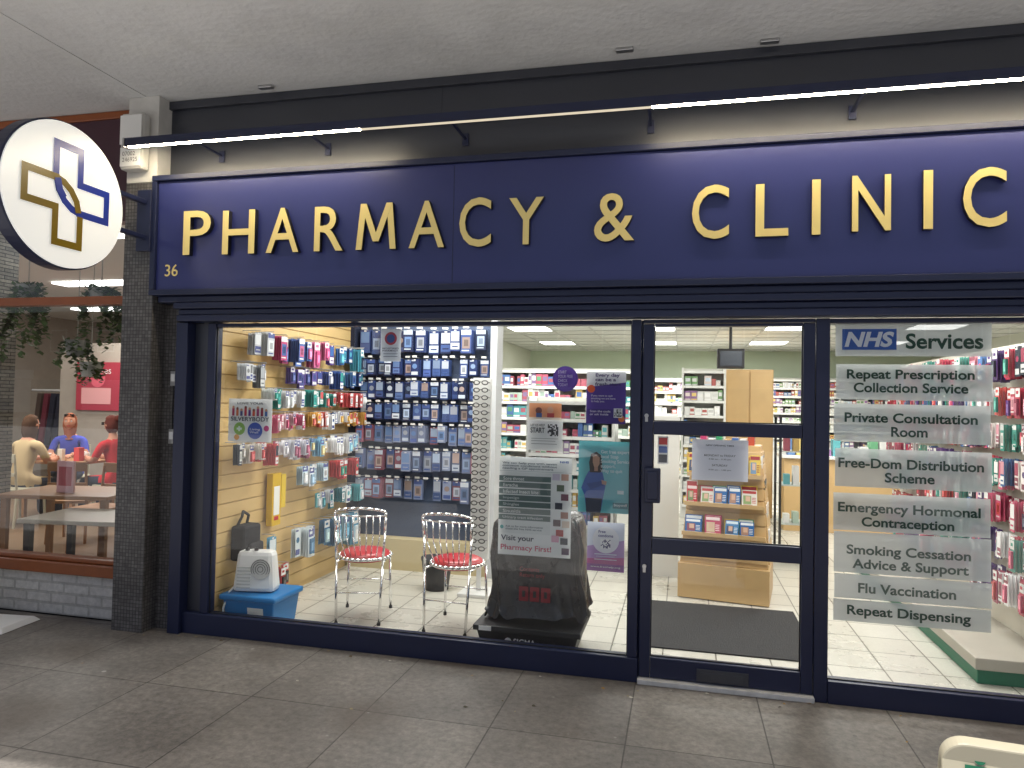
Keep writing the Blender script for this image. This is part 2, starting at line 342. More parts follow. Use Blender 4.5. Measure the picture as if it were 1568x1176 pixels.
PI=E('mosaic_pillar')
boxo('tiled_shaft',-3.76,-3.515,-.13,.3,0,3.06,M_mosaic,PI,.004)
boxo('rendered_top',-3.76,-3.515,-.128,.3,3.062,3.659,M_dirtywhite,PI,.004)
b=MB('side_return',M_mosaic); b.box(-3.513,-3.362,-.0,.3,0,2.234); b.obj(PI)
b=MB('cable_plates',[M_white,M_steel,M_black])
for z in(1.72,1.32): b.box(-3.45,-3.40,-.012,-.001,z-.05,z+.05,mi=1); b.box(-3.44,-3.41,-.02,-.0125,z-.02,z+.03,mi=0)
b.path([(-3.425,-.008,1.67),(-3.428,-.008,1.5),(-3.424,-.008,1.37)],.004,mi=2); b.path([(-3.39,-.006,1.77),(-3.388,-.006,2.22)],.004,mi=2)
b.obj(PI)
A=E('burglar_alarm_box')
b=MB('casing',M_dirtywhite); b.box(-3.75,-3.57,-.21,-.131,3.13,3.52); b.obj(A,.02)
b=MB('cover_bands',[M_white]); b.box(-3.745,-3.575,-.218,-.211,3.30,3.50); b.box(-3.74,-3.58,-.216,-.211,3.15,3.28); b.obj(A,.005)
text('07002\n246925',-3.72,-3.60,3.18,3.25,-.217,ink('#606060'),A)
S=E('round_cross_sign')
def ring(mb,x0,x1,cy,cz,r,mi=0,n=64):
    mb.tube((x0,cy,cz),(x1,cy,cz),r,r,mi=mi,n=n)
cy,cz,R0=-.85,2.755,.42
b=MB('drum',M_navy); ring(b,-3.61,-3.515,cy,cz,R0+.010); o=b.obj(S,.006)
b=MB('face',M_disc); ring(b,-3.514,-3.505,cy,cz,R0); b.obj(S)
b=MB('bracket',M_navy); b.box(-3.60,-3.56,-.44,-.131,2.90,2.93); b.box(-3.60,-3.56,-.44,-.131,2.66,2.69); b.box(-3.64,-3.53,-.16,-.131,2.58,3.0); b.obj(S,.004)
M_cb=mat('cross_blue',H('#2038a0'),.3); M_cg=mat('cross_gold',H('#80690f'),.3)
def strokes(mb,pts,w,x,mi=0):
    P2=[Vector(p) for p in pts]
    for i in range(len(P2)-1):
        a,bb=P2[i],P2[i+1]; dd=(bb-a).normalized(); nn=Vector((-dd.y,dd.x))*w/2
        sh_=(w/2 if max(abs(dd.x),abs(dd.y))>.999 else w*.2)
        a2=a-dd*sh_; b2=bb+dd*sh_; xo=x+i*.0003
        q=[a2-nn,b2-nn,b2+nn,a2+nn]
        mb.add([(xo,cy+p.x,cz+p.y) for p in q],[(0,1,2,3)],(0,)*3,mi)
b=MB('cross_emblem',[M_cg,M_cb])
gp=[(.075,-.075),(.06,-.02),(.02,.035),(-.03,.07),(-.085,.085),(-.285,.085),(-.285,-.085),(-.085,-.085),(-.085,-.285),(.085,-.285),(.085,-.125)]
strokes(b,[(-p[0],-p[1]) for p in gp],.042,-3.5035,mi=1)
strokes(b,gp,.042,-3.4995,mi=0)
strokes(b,[(-.075,.075),(-.06,.02),(-.035,-.012)],.042,-3.4955,mi=1)
b.obj(S)
# ------------------------------------------------------------------ posters
def poster(name,x0,x1,z0,z1,bg,items,y=.014):
    e=E(name); w=x1-x0; h=z1-z0
    b=MB('sheet',M_col); b.box(x0,x1,y,y+.001,z0,z1,H(bg)); k=0
    for it in items:
        if it[0]=='r': _,u0,v0,u1,v1,c=it; k+=1; b.rect(x0+u0*w,x0+u1*w,z1-v1*h,z1-v0*h,y-.0001*k-.0002,H(c))
        if it[0]=='c': _,u,v,r,c=it; k+=1; b.disc(x0+u*w,z1-v*h,r*w,y-.0001*k-.0002,H(c))
        if it[0]=='p': _,pts,c=it; k+=1; b.add([(x0+u*w,y-.0001*k-.0002,z1-v*h) for u,v in pts],[tuple(range(len(pts)))],H(c))
    b.obj(e); k+=1
    for it in items:
        if it[0]=='t':
            _,s,u0,v0,u1,v1,c=it[:7]
            text(s,x0+u0*w,x0+u1*w,z1-v1*h,z1-v0*h,y-.0001*k-.0006,ink(c),e,bold=it[7] if len(it)>7 else .01)
    return e
def qr(u0,v0,u1,v1,n=9,c='#202028'):
    o=[]; 
    for i in range(n):
        for j in range(n):
            if random.random()<.5: o.append(('r',u0+(u1-u0)*i/n,v0+(v1-v0)*j/n,u0+(u1-u0)*(i+.96)/n,v0+(v1-v0)*(j+.96)/n,c))
    return o
it=[('r',.03,.16,.72,.78,'#e8ecea'),('r',.0,.145,1,.15,'#c8d0d0'),
    ('t','We can help you with seven\ncommon conditions without\nneeding a GP appointment',.04,.055,.80,.135,'#405868'),('t','NHS',.84,.03,.96,.05,'#2a60b0',.03)]
for i,s in enumerate(['Sore throat','Earache','Infected insect bite','Impetigo','Shingles','Sinusitis','Urinary tract infection']):
    v=.20+i*.066; it+= [('r',.0,v-.004,.72,v+.050,'#5d7472'),('t',s,.06,v+.008,.06+.022*len(s)+.05,v+.042,'#f0f4f2',.012)]
for u,v,c in((.74,.16,'#d8d0e0'),(.86,.16,'#c8a090'),(.80,.27,'#486048'),(.86,.36,'#703850'),(.78,.45,'#303848'),(.86,.54,'#a87868'),(.76,.62,'#503040'),(.88,.63,'#d8c8b8'),(.80,.72,'#c04040'),(.74,.78,'#e8b0c8'),(.86,.80,'#384050'),(.88,.90,'#503858')):
    it.append(('r',u,v,u+.10,v+.065,c))
it+=[('t','Ask us for more information\nabout this free NHS service',.10,.70,.62,.745,'#405868'),('c',.05,.72,.025,'#38a0a0'),('t','Visit your',.04,.80,.50,.87,'#243048',.02),('t','Pharmacy First!',.04,.895,.74,.965,'#d06078',.02)]
poster('pharmacy_first_poster',-1.09,-.64,.67,1.27,'#f2f5f3',it)
it=[('r',0,0,1,1,'#62bcc4'),('t','Get free expert\nlocal Stop\nSmoking Service\nsupport.\nWay to quit',.42,.12,.97,.45,'#f0fafa',.012),
 ('p',[(.14,.50),(.20,.42),(.34,.38),(.46,.44),(.52,.62),(.48,.78),(.44,.97),(.16,.97),(.12,.76),(.06,.66)],'#3d66b4'),
 ('p',[(.14,.80),(.46,.80),(.43,1.0),(.16,1.0)],'#2b3550'),
 ('p',[(.20,.30),(.24,.18),(.34,.15),(.43,.20),(.46,.42),(.40,.44),(.22,.44)],'#2c1c18'),
 ('p',[(.27,.22),(.33,.19),(.40,.23),(.40,.32),(.35,.38),(.30,.37),(.27,.30)],'#c99a80'),
 ('r',.30,.36,.37,.42,'#c09078'),('p',[(.16,.60),(.48,.55),(.52,.60),(.24,.68)],'#34589c'),('p',[(.44,.54),(.54,.56),(.53,.61),(.45,.60)],'#c99a80'),
 ('r',.74,.68,.86,.73,'#e8f0f0'),('r',.66,.85,.94,.93,'#2c7c88'),('t','Stopwell',.68,.865,.92,.91,'#ffffff')]
poster('stop_smoking_poster',-.60,-.285,.955,1.38,'#6cc0c8',it)
it=[('r',0,.0,1,.28,'#f2f2f6'),('p',[(0,.30),(1,.20),(1,.72),(0,.72)],'#5c40a0'),('p',[(0,.72),(1,.72),(1,1),(0,1)],'#483088'),('c',.12,.33,.10,'#e86030'),('c',.9,.90,.08,'#e88040'),
 ('t','Every day\ncan be a\nfresh start',.22,.03,.88,.27,'#3c2c74',.02),('t','If you want to quit\nsmoking we are here\nto help you.',.12,.44,.74,.60,'#f0e8f8'),('r',.70,.70,.92,.88,'#f4f4f4'),('t','Scan the code\nor ask inside',.10,.74,.62,.84,'#f0e8f8')]+qr(.72,.72,.90,.86,7)
poster('fresh_start_poster',-.56,-.325,1.485,1.795,'#f2f2f6',it)
it=[('p',[(0,0),(1,0),(1,.35),(0,.5)],'#dfe6f4'),('p',[(0,.5),(1,.35),(1,.7),(0,.75)],'#b48ac8'),('p',[(0,.75),(1,.70),(1,.86),(0,.86)],'#c04a98'),('c',.5,.36,.36,'#f3f4f8'),
 ('t','Free\ncondoms',.30,.16,.70,.30,'#383c8c',.02),('r',.36,.34,.64,.54,'#ffffff'),('r',.0,.855,1,1,'#8c3c9c'),('t','www.freehelp.org',.1,.89,.9,.93,'#ffffff')]+qr(.37,.35,.63,.53,8,'#303070')+[('r',.2,.64,.8,.66,'#e8e8f8'),('r',.25,.69,.75,.70,'#e8e8f8'),('r',.2,.75,.8,.765,'#e8e8f8')]
poster('free_condoms_poster',-.54,-.32,.61,.90,'#dfe6f4',it)
it=[('t','LET US HELP',.10,.12,.50,.2,'#606468'),('t','START',.10,.24,.50,.42,'#50565a',.02),('r',.55,.1,.9,.55,'#f8f8f8'),('r',.12,.60,.88,.62,'#a8a8a8'),('r',.12,.68,.8,.70,'#a8a8a8'),('r',.12,.78,.85,.80,'#a8a8a8')]+qr(.58,.12,.88,.52,9)
poster('qr_code_notice',-.92,-.70,1.315,1.495,'#f2f3f1',it)
it=[('r',0,0,1,1,'#e8a070'),('c',.3,.45,.10,'#7c4030'),('r',.22,.6,.4,1,'#4060a0'),('c',.66,.4,.10,'#e0b090'),('r',.56,.6,.78,1,'#c04040'),('r',.0,.86,1,1,'#f4e8d8')]
poster('family_flyer',-.91,-.71,1.50,1.60,'#e8a070',it)
e=E('round_purple_sticker'); b=MB('disc',M_col); b.disc(-.69,1.75,.078,.014,H('#5a3a9c')); b.disc(-.69,1.75,.066,.0135,H('#6a48b0')); b.obj(e)
text('START\nYOUR FREE\nCHECK\nTODAY',-.735,-.645,1.705,1.80,.0125,ink('#f0e8ff'),e)
it=[('t','LOVE YOUR',.2,.08,.8,.13,'#404048'),('t','SILVERYBODY',.06,.42,.94,.52,'#303848',.01),('c',.26,.70,.13,'#9cc860'),('c',.62,.74,.17,'#4060c0'),('t','Living\nWell',.5,.68,.74,.80,'#ffffff'),('c',.2,.90,.06,'#e8a030'),('c',.88,.68,.06,'#d04888')]
for i,c in enumerate(['#c04068','#e08050','#50508c','#d03c50','#703c90','#e86848','#b0487c','#a0304c','#4870b0']):
    u=.08+i*.095; it+=[('r',u,.22+.03*(i%3),u+.055,.40,c),('c',u+.028,.20+.03*(i%3),.028,'#8c5040' if i%2 else '#d8a080')]
it+=[('r',.2,.675,.32,.725,'#f4fff4'),('r',.238,.64,.282,.76,'#f4fff4')]
poster('living_well_poster',-3.0,-2.67,1.30,1.59,'#f8f8f5',it)
it=[('c',.5,.30,.36,'#e8ecf4'),('c',.5,.30,.30,'#c04858'),('c',.5,.30,.2,'#4060a0'),('t','REGISTERED\nPHARMACY',.1,.58,.9,.70,'#303860'),('r',.15,.76,.85,.78,'#8088a0'),('r',.15,.84,.85,.86,'#8088a0')]
poster('registration_notice',-1.90,-1.76,1.85,2.06,'#e8eef6',it)
it=[('t','NEW OPENING TIMES',.25,.12,.75,.16,'#404048'),('t','MONDAY to FRIDAY',.22,.36,.78,.41,'#404048'),('t','9:00 am - 5:30 pm',.30,.46,.70,.50,'#404048'),('t','SATURDAY',.36,.60,.64,.65,'#404048'),('t','9:00 am - 1:00 pm',.30,.72,.70,.76,'#404048')]
poster('opening_hours_notice',.06,.37,1.175,1.41,'#f2f2fa',it)
it=[('r',.1,.05,.9,.3,'#d04848'),('r',.1,.36,.9,.6,'#4060a8'),('r',.1,.66,.9,.95,'#303040')]
poster('card_payment_sticker',-.135,-.075,1.26,1.42,'#e8e8e8',it)
m,n,l,bs=newmat('frosted_vinyl'); M_frost=m
bs.inputs['Base Color'].default_value=(.82,.85,.82,1); bs.inputs['Roughness'].default_value=.6
tr=n.new('ShaderNodeBsdfTransparent'); mx=n.new('ShaderNodeMixShader'); mx.inputs[0].default_value=.86
l.new(tr.outputs[0],mx.inputs[1]); l.new(bs.outputs[0],mx.inputs[2]); l.new(mx.outputs[0],n['Material Output'].inputs[0])
SV=E('services_window_lettering')
b=MB('vinyl_strips',M_frost)
for z0,z1,dx in((1.895,2.088,0),(1.655,1.85,.005),(1.425,1.632,-.004),(1.175,1.385,.003),(.935,1.14,-.004),(.705,.928,0),(.565,.697,.004),(.44,.558,0)):
    b.rect(.825+dx,1.595+dx,z0,z1,.012,(.8,)*3)
b.obj(SV)
G=ink('#1c4838')
SVt=[('Repeat Prescription',.885,1.515,1.795),('Collection Service',.92,1.485,1.722),('Private Consultation',.875,1.53,1.557),('Room',1.11,1.29,1.482),('Free-Dom Distribution',.845,1.56,1.306),('Scheme',1.08,1.325,1.232),('Emergency Hormonal',.845,1.545,1.062),('Contraception',.965,1.42,.986),('Smoking Cessation',.89,1.5,.832),('Advice & Support',.92,1.49,.756),('Flu Vaccination',.95,1.43,.625),('Repeat Dispensing',.895,1.5,.502)]
for s,x0,x1,z in SVt:
    desc=any(ch in s for ch in 'pgyq'); text(s,x0,x1,z-.027-(.014 if desc else 0),z+.027,.0105,G,SV,bold=.025)
b=MB('logo_block',M_col); b.rect(.86,1.135,1.93,2.045,.0108,H('#2b5fb4')); b.obj(SV)
sk=Matrix(((1,0,.25,-.25*1.98),(0,1,0,0),(0,0,1,0),(0,0,0,1)))
text('NHS',.88,1.115,1.945,2.03,.0098,ink('#f4f6fa'),SV,bold=.04,M=sk)
text('Services',1.18,1.555,1.935,2.02,.0105,G,SV,bold=.025)
# ------------------------------------------------------------------ interior shell
I=E('pharmacy_interior')
b=MB('floor',M_floor); b.box(-3.2,4.6,.051,10.5,-.05,.012); b.obj(I)
b=MB('walls',[M_wall,M_gwall]); b.box(-3.24,-3.13,.051,10.5,0,2.75); b.box(4.5,4.6,.051,10.5,0,2.75); b.box(-3.2,4.5,10.4,10.5,0,2.75,mi=1)
b.box(-3.13,4.5,.052,.15,2.14,2.75); b.obj(I)
b=MB('ceiling',M_ceil); b.box(-3.2,4.6,.051,10.5,2.70,2.8); b.obj(I)
b=MB('ceiling_grid',M_alu)
for i in range(13): b.box(-3.1+i*.6-.012,-3.1+i*.6+.012,.16,10.4,2.692,2.699)
for j in range(17): b.box(-3.1,4.5,.3+j*.6-.012,.3+j*.6+.012,2.6915,2.6985)
b.obj(I)
LP=E('ceiling_light_panels')
b=MB('diffusers',M_panel)
for x in(-2.2,-.4,1.4,3.2):
    for y in(1.2,3.6,6.0,8.4): b.box(x-.28,x+.28,y-.28,y+.28,2.685,2.69)
b.obj(LP)
for x,y,en in((-1.9,1.3,58),(1.3,1.3,58),(-1.6,4.2,80),(1.8,4.2,76),(.6,7.8,135)):
    ld=bpy.data.lights.new('panel_lamp','AREA'); ld.energy=en; ld.size=1.3; ld.color=(1,.985,.955)
    lo=bpy.data.objects.new('panel_lamp',ld); lo.location=(x,y,2.68); link(lo,LP)
SW=E('slatwall_display')
b=MB('slatwall_boards',M_wood); b.box(-3.129,-3.11,.06,2.12,0,2.6)
z=.06
while z<2.45: b.box(-3.109,-3.098,.06,2.12,z,z+.092); z+=.10
b.obj(SW)
def jit(c,a=.15):
    k=1+random.uniform(-a,a); g_=sum(c)/3; return tuple(min(1,(x*.82+g_*.18)*k) for x in c)
def pack(mb,x,z,w,h,d,base,acc,pic,kind=0,y=0,n=1,gap=.02,tilt=0):
    for k in range(n-1,-1,-1):
        yy=y+k*gap; j=random.uniform(-.005,.005); t=random.uniform(-.008,.008) if tilt else 0; zz=z+random.uniform(-.004,.004)
        x0,x1=x-w/2+j,x+w/2+j
        mb.add([(x0+t,yy,zz-h),(x1+t,yy,zz-h),(x1+t,yy+d,zz-h),(x0+t,yy+d,zz-h),(x0,yy,zz),(x1,yy,zz),(x1,yy+d,zz),(x0,yy+d,zz)],[(0,3,2,1),(4,5,6,7),(0,1,5,4),(1,2,6,5),(2,3,7,6),(3,0,4,7)],base)
        if k: continue
        e=.0008; z=zz
        if kind==0:
            mb.rect(x0+.002,x1-.002,z-h*.22,z-.002,yy-e,acc); mb.rect(x-w*.36+j,x+w*.36+j,z-h*.80,z-h*.32,yy-e,pic); mb.rect(x-w*.2+j,x+w*.22+j,z-h*.7,z-h*.42,yy-2*e,tuple(c*.5 for c in pic))
            mb.rect(x-w*.4+j,x+w*.3+j,z-h*.91,z-h*.86,yy-e,acc)
        elif kind==1:
            mb.rect(x-w*.42+j,x+w*.42+j,z-h*.55,z-h*.08,yy-e,pic); mb.rect(x-w*.45+j,x+w*.45+j,z-h*.92,z-h*.62,yy-e,acc); mb.rect(x-w*.3+j,x+w*.3+j,z-h*.82,z-h*.76,yy-2*e,base)
        elif kind==2:
            mb.disc(x+j,z-h*.42,w*.30,yy-e,pic,n=14); mb.rect(x-w*.4+j,x+w*.4+j,z-h*.93,z-h*.74,yy-e,acc); mb.rect(x-w*.4+j,x+w*.1+j,z-h*.12,z-h*.06,yy-e,acc)
        elif kind==3:
            mb.rect(x0+.003,x1-.003,z-h*.3,z-.003,yy-e,acc)
            mb.box(x-w*.3+j,x+w*.3+j,yy-.014,yy-e,z-h*.9,z-h*.36,pic); mb.rect(x-w*.15+j,x+w*.2+j,z-h*.8,z-h*.5,yy-.0148,tuple(min(1,c*1.7+.1) for c in pic))
            mb.rect(x-w*.3+j,x+w*.2+j,z-h*.2,z-h*.1,yy-2*e,base)
        mb.rect(x-w*.12+j,x+w*.12+j,z-h*.06,z-.001,yy-2.5*e,(.75,.75,.75))
WHT=(.72,.72,.70)
rows=[
 (2.07,.19,[(.12,.50,['#5898c8','#d0d4dc','#e0e4e8','#b06088'],.11),(.55,1.35,['#c03c78','#b8346c','#4c6cb0','#c85c8c'],.10),(1.38,2.05,['#2c5c9c','#38a0b8','#20344c','#5c3c8c'],.09)]),
 (1.84,.14,[(.12,.48,['#a8acb0','#d8dce0','#888c90'],.06),(.75,1.4,['#b03c68','#5c4890','#384888','#d8d8e0'],.085),(1.45,2.05,['#2c4c90','#208c88','#283048','#3c70a8'],.08)]),
 (1.66,.12,[(.42,1.15,['#28988c','#30a8a0','#d8d8d8','#e4e8e8'],.055),(1.2,2.05,['#b04c6c','#28988c','#c84848','#e0e0e0','#e8e8e8'],.065)]),
 (1.48,.12,[(.35,1.0,['#c84870','#e8e4e4','#d86080','#f0c8d0'],.04),(1.05,2.05,['#e0a838','#d05848','#f0f0f0','#385890','#e8e8e8'],.06)]),
 (1.27,.14,[(.10,.55,['#d8d0c4','#c84848','#384048','#e0e0d8'],.045),(.60,1.10,['#c05c80','#e8e8ec','#d8d8e0','#a04868'],.05),(1.12,2.05,['#e8e8e8','#78b8d8','#d8c080','#f4f4f4'],.075)]),
 (1.05,.16,[(.95,1.45,['#b8d0dc','#e4e8ea','#88a8c0'],.10),(1.5,2.05,['#d84040','#38a088','#f0f0f0'],.075)]),
 (.80,.15,[(1.25,2.05,['#2c8c98','#e8ecec','#58b8c0','#d8dce0'],.08)]),
 (.55,.26,[(.55,2.05,['#4898b8','#d8e4e8','#2c6c94','#a8ccd8'],.11)]),
 (.30,.2,[(.3,.9,['#c03838','#303030','#c87038'],.09)])]
b=MB('hanging_packs',[M_gloss]); b.M=Matrix.Translation((-3.098,0,0))@Matrix.Rotation(math.pi/2,4,'Z')
for zt,h,secs in rows:
    for y0,y1,cols,w in secs:
        y=y0+w/2; k=random.randrange(9)
        cols=[H(c) for c in cols]
        while y<y1-w/2:
            c=cols[k%len(cols)]; 
            if random.random()<.95:
                n=random.randint(2,7); dep=.03+.017*n
                hh=h*random.uniform(.72,1.15); ww=w*random.uniform(.7,.95)
                pack(b,y,zt+random.uniform(-.015,.008),ww,hh,.003,jit(c),jit(WHT if sum(c)<1.2 else (.08,.1,.3)),jit(cols[(k+1)%len(cols)]),random.choice((0,1,3,3,3,2)),y=-dep-.03,n=n,gap=.017,tilt=1)
                b.tube((y,0,zt+.012),(y,-dep-.05,zt+.014),.003,col=(.5,.5,.5),n=5)
            y+=w*1.02; 
            if random.random()<.4: k+=1
b.obj(SW)
b=MB('hanging_bags',[M_matte,M_gloss]); b.M=Matrix.Translation((-3.098,0,0))@Matrix.Rotation(math.pi/2,4,'Z')
b.box(.62,.74,-.07,-.02,.62,1.02,H('#d8b028'),1); b.rect(.64,.72,.70,.92,-.0715,H('#e8e8e0'),1); b.rect(.65,.71,.66,.69,-.0715,H('#c03030'),1)
b.box(.78,.84,-.05,-.02,.74,1.0,H('#e0c040'),1)
b.obj(SW)
bp=E('black_backpack'); 
b=MB('pack_body',M_matte); b.M=Matrix.Translation((-3.07,.30,.60)); b.box(-.02,.10,-.10,.10,-.16,.09,(.02,.02,.022)); b.box(.10,.14,-.08,.08,-.15,-.03,(.03,.03,.032)); o=b.obj(bp,.03)
b=MB('straps',M_matte); b.path([(-3.07,.24,.67),(-3.04,.26,.75),(-3.06,.30,.78),(-3.04,.34,.75),(-3.07,.36,.67)],.010,(.03,)*3); b.obj(bp)
BD=E('support_bandage_display')
b=MB('back_panel',[M_matte]); b.box(-3.09,-1.66,2.16,2.20,0.0,2.35,H('#4c5870')); b.box(-3.09,-1.66,2.02,2.16,0.012,.30,H('#c8b890'))
b.box(-3.10,-3.05,2.0,2.16,.3,2.35,(.02,.025,.05)); b.box(-1.70,-1.64,1.98,2.2,.012,2.35,H('#c4c6c8'))
b.obj(BD)
b=MB('boxed_packs',[M_gloss])
zr=[(2.26,.22,.115),(1.99,.17,.092),(1.78,.17,.092),(1.57,.17,.092),(1.36,.17,.09),(1.13,.20,.095),(.86,.20,.095)]
for ri,(zt,h,w) in enumerate(zr):
    x=-3.02+w/2
    basec=['#24386c','#2c4480','#202c50','#34508c']
    if ri>=4: basec=['#5c688c','#8490b0','#8c4c5c','#6c7ca4','#7c88a8']
    while x<-1.72:
        c=H(random.choice(basec)); n=random.randint(2,5)
        pic=H(random.choice(['#7c94b8','#6888b8','#a8b0c0','#5478ac','#a08880','#9cb0cc','#c0c8d4']))
        acc=H(random.choice(['#b8c4d4','#5070ac','#c8d0dc','#34508c','#3c58a0']))
        if random.random()<.95: pack(b,x,zt+random.uniform(-.006,.006),w*random.uniform(.8,.9),h*random.uniform(.85,1),.02,jit(c,.2),jit(acc),jit(pic,.3),random.choice((0,0,1,1,2)),y=2.12-.03*n,n=n,gap=.028)
        b.tube((x,2.16,zt+.01),(x,2.10-.03*n,zt+.014),.003,col=(.55,)*3,n=5)
        b.rect(x-w*.25,x+w*.25,zt+.012,zt+.03,2.098-.03*n,WHT)
        x+=w
b.obj(BD)
def shelving(name,x,y,rz,width,z0,z1,ns,pal,depth=.35,frame='#d8d8d4',dens=.93,hmin=.4,backc='#c8c8c0',wmin=.04,wmax=.10,end=True):
    e=E(name,(x,y,0),rz)
    b=MB('shelves',M_matte); fc=H(frame)
    b.box(0,width,depth-.02,depth,.012,z1+.05,H(backc))
    if end: b.box(-.03,0,-.01,depth,.012,z1+.05,fc); b.box(width,width+.03,-.01,depth,.012,z1+.05,fc)
    sp=(z1-z0)/ns
    for i in range(ns+1): b.box(0,width,0,depth-.021,z0+i*sp-.022,z0+i*sp,fc); b.box(0,width,-.008,-.001,z0+i*sp-.03,z0+i*sp+.006,jit(H('#e4e4e0'),.05))
    b.box(0,width,.04,.06,.012,z0-.03,fc)
    b.obj(e)
    p=MB('stock',M_col); pl=[H(c) for c in pal]
    for i in range(ns):
        xx=.01; zz=z0+i*sp+.001
        while xx<width-.06:
            w=random.uniform(wmin,wmax); hh=sp*random.uniform(hmin,.86); c=random.choice(pl); reps=random.choice((1,1,2,3))
            for r in range(reps):
                if xx+w>width-.005: break
                if random.random()<dens:
                    cc=jit(c,.08); yy=random.uniform(.01,.05)
                    p.box(xx+.002,xx+w-.002,yy,depth-.03,zz,zz+hh,cc)
                    a=random.choice(pl)
                    p.rect(xx+w*.15,xx+w*.85,zz+hh*.45,zz+hh*.8,yy-.001,jit(a)); p.rect(xx+.004,xx+w-.004,zz+hh*.08,zz+hh*.2,yy-.001,jit(a))
                xx+=w
    p.obj(e); return e
med=['#e8e8e6','#f0f0ee','#d8dce4','#c8d8e8','#e8d8d0','#4878b0','#c05850','#78a868','#e8c860','#f4f4f0','#e0e0dc','#e8e8e4','#d8d8d4','#9c6ca8']
tol=['#58a070','#c84868','#e8e8e4','#3c6cb0','#d8b050','#8c6c9c','#48a8b0','#d8d8d0','#f0f0f0','#b04c60','#e0e0dc','#a8c0b0']
shelving('medicine_shelving',-3.05,5.4,0,2.6,.3,2.05,8,tol)
shelving('wall_shelving',-1.62,3.35,0,.9,.3,1.62,7,tol,depth=.4,wmin=.03,wmax=.07)
shelving('gondola_shelving',-.42,5.2,-math.pi/2,2.6,.2,1.45,5,tol,depth=.4,wmin=.03,wmax=.07)
shelving('dispensary_shelving',-.55,8.6,0,1.0,.2,2.05,9,med)
shelving('dispensary_shelving',.95,9.6,0,3.2,.9,2.12,8,med,wmin=.03,wmax=.08)
shelving('product_shelving',.02,6.2,0,.55,.2,2.1,9,med,depth=.3)
C=E('wooden_cabinet'); b=MB('carcass',M_wood2); b.box(.62,1.28,6.6,7.0,.012,2.15); b.obj(C,.005)
b=MB('doors',M_wood2); b.box(.64,.94,6.58,6.599,.1,2.12); b.box(.96,1.26,6.58,6.599,.1,2.12); b.obj(C,.004)
b=MB('door_handles',M_steel); b.box(.91,.925,6.56,6.579,1.0,1.15); b.box(.975,.99,6.56,6.579,1.0,1.15); b.obj(C)
C=E('service_counter'); b=MB('base',M_wood2); b.box(1.3,4.3,5.6,6.1,.012,.95); b.obj(C,.004)
boxo('worktop',1.27,4.33,5.55,6.15,.952,.99,M_white,C,.004)
b=MB('counter_stock',M_col)
for i in range(26):
    x=1.35+i*.11; h=random.uniform(.08,.25); b.box(x,x+.09,5.65,5.8,.991,.991+h,jit(H(random.choice(tol+med))))
b.obj(C)
C=E('glass_display_cabinet'); b=MB('frame',M_black); 
for x in(1.0,1.45):
    for y in(3.6,4.0): b.box(x-.012,x+.012,y-.012,y+.012,.012,1.5)
b.box(.98,1.47,3.58,4.02,1.5,1.53); b.box(.98,1.47,3.58,4.02,.012,.1); b.obj(C)
b=MB('shelf_stock',M_col)
for z in(.4,.8,1.15):
    b.box(1.01,1.44,3.6,4.0,z-.008,z,(.5,.55,.52))
    for k in range(4): b.box(1.05+k*.09,1.11+k*.09,3.7,3.8,z,z+random.uniform(.08,.2),jit(H(random.choice(tol))))
b.obj(C)
C=E('ceiling_monitor'); b=MB('screen_housing',M_black); b.box(.42,.74,4.9,5.1,2.08,2.32); b.tube((.58,5.0,2.32),(.58,5.0,2.69),.02); b.obj(C,.015)
boxo('screen',.45,.71,4.893,4.899,2.11,2.29,mat('dim_screen',(.05,.06,.08),.15),C)
# right-hand gondola : back board with hanging packs
RG=E('product_gondola'); b=MB('gondola_board',M_matte); b.box(2.13,2.17,.3,3.6,.17,2.05,H('#cfcabc')); b.obj(RG)
b=MB('gondola_packs',[M_gloss]); b.M=Matrix.Translation((2.13,0,0))@Matrix.Rotation(-math.pi/2,4,'Z')
rp=['#c02848','#d04870','#a02c50','#e8e8e8','#c83c38','#e090a0','#5c3c80','#303848','#f0e4e0','#3c6ca8','#2c9080']
for zt,h,w in((2.0,.2,.085),(1.75,.18,.07),(1.52,.17,.06),(1.30,.18,.07),(1.06,.19,.08),(.82,.19,.07),(.58,.2,.08)):
    y=.35; c=H(rp[0])
    while y<3.5:
        if random.random()<.45: c=H(random.choice(rp))
        n=random.randint(2,6)
        pack(b,-y,zt+random.uniform(-.01,.01),w*random.uniform(.75,.92),h*random.uniform(.8,1.05),.004,jit(c),jit(WHT if sum(c)<1.2 else (.3,.06,.1)),jit(H(random.choice(rp))),random.choice((0,1,3,3,2)),y=-.04-.02*n,n=n,gap=.02,tilt=1)
        y+=w*1.03
b.obj(RG)
b=MB('base_shelf',[mat('beige_shelf',(.42,.39,.33),.5),mat('green_plinth',H('#1c6a50'),.5)]); b.box(1.68,2.129,.45,3.5,.10,.17,mi=0); b.box(1.70,2.129,.48,3.5,.012,.099,mi=1); b.obj(RG,.006)
D=E('wooden_display_stand',(.36,1.95,0),math.radians(-9))
b=MB('stand_body',M_wood2)
def frus(mb,x0,x1,y0,y1,z0,X0,X1,Y0,Y1,z1,col=(.5,)*3,mi=0):
    mb.add([(x0,y0,z0),(x1,y0,z0),(x1,y1,z0),(x0,y1,z0),(X0,Y0,z1),(X1,Y0,z1),(X1,Y1,z1),(X0,Y1,z1)],[(0,3,2,1),(4,5,6,7),(0,1,5,4),(1,2,6,5),(2,3,7,6),(3,0,4,7)],col,mi)
frus(b,-.36,.36,-.14,.5,.02,-.36,.36,-.14,.5,.30)
frus(b,-.35,.35,-.10,.48,.301,-.27,.27,.05,.33,1.28)
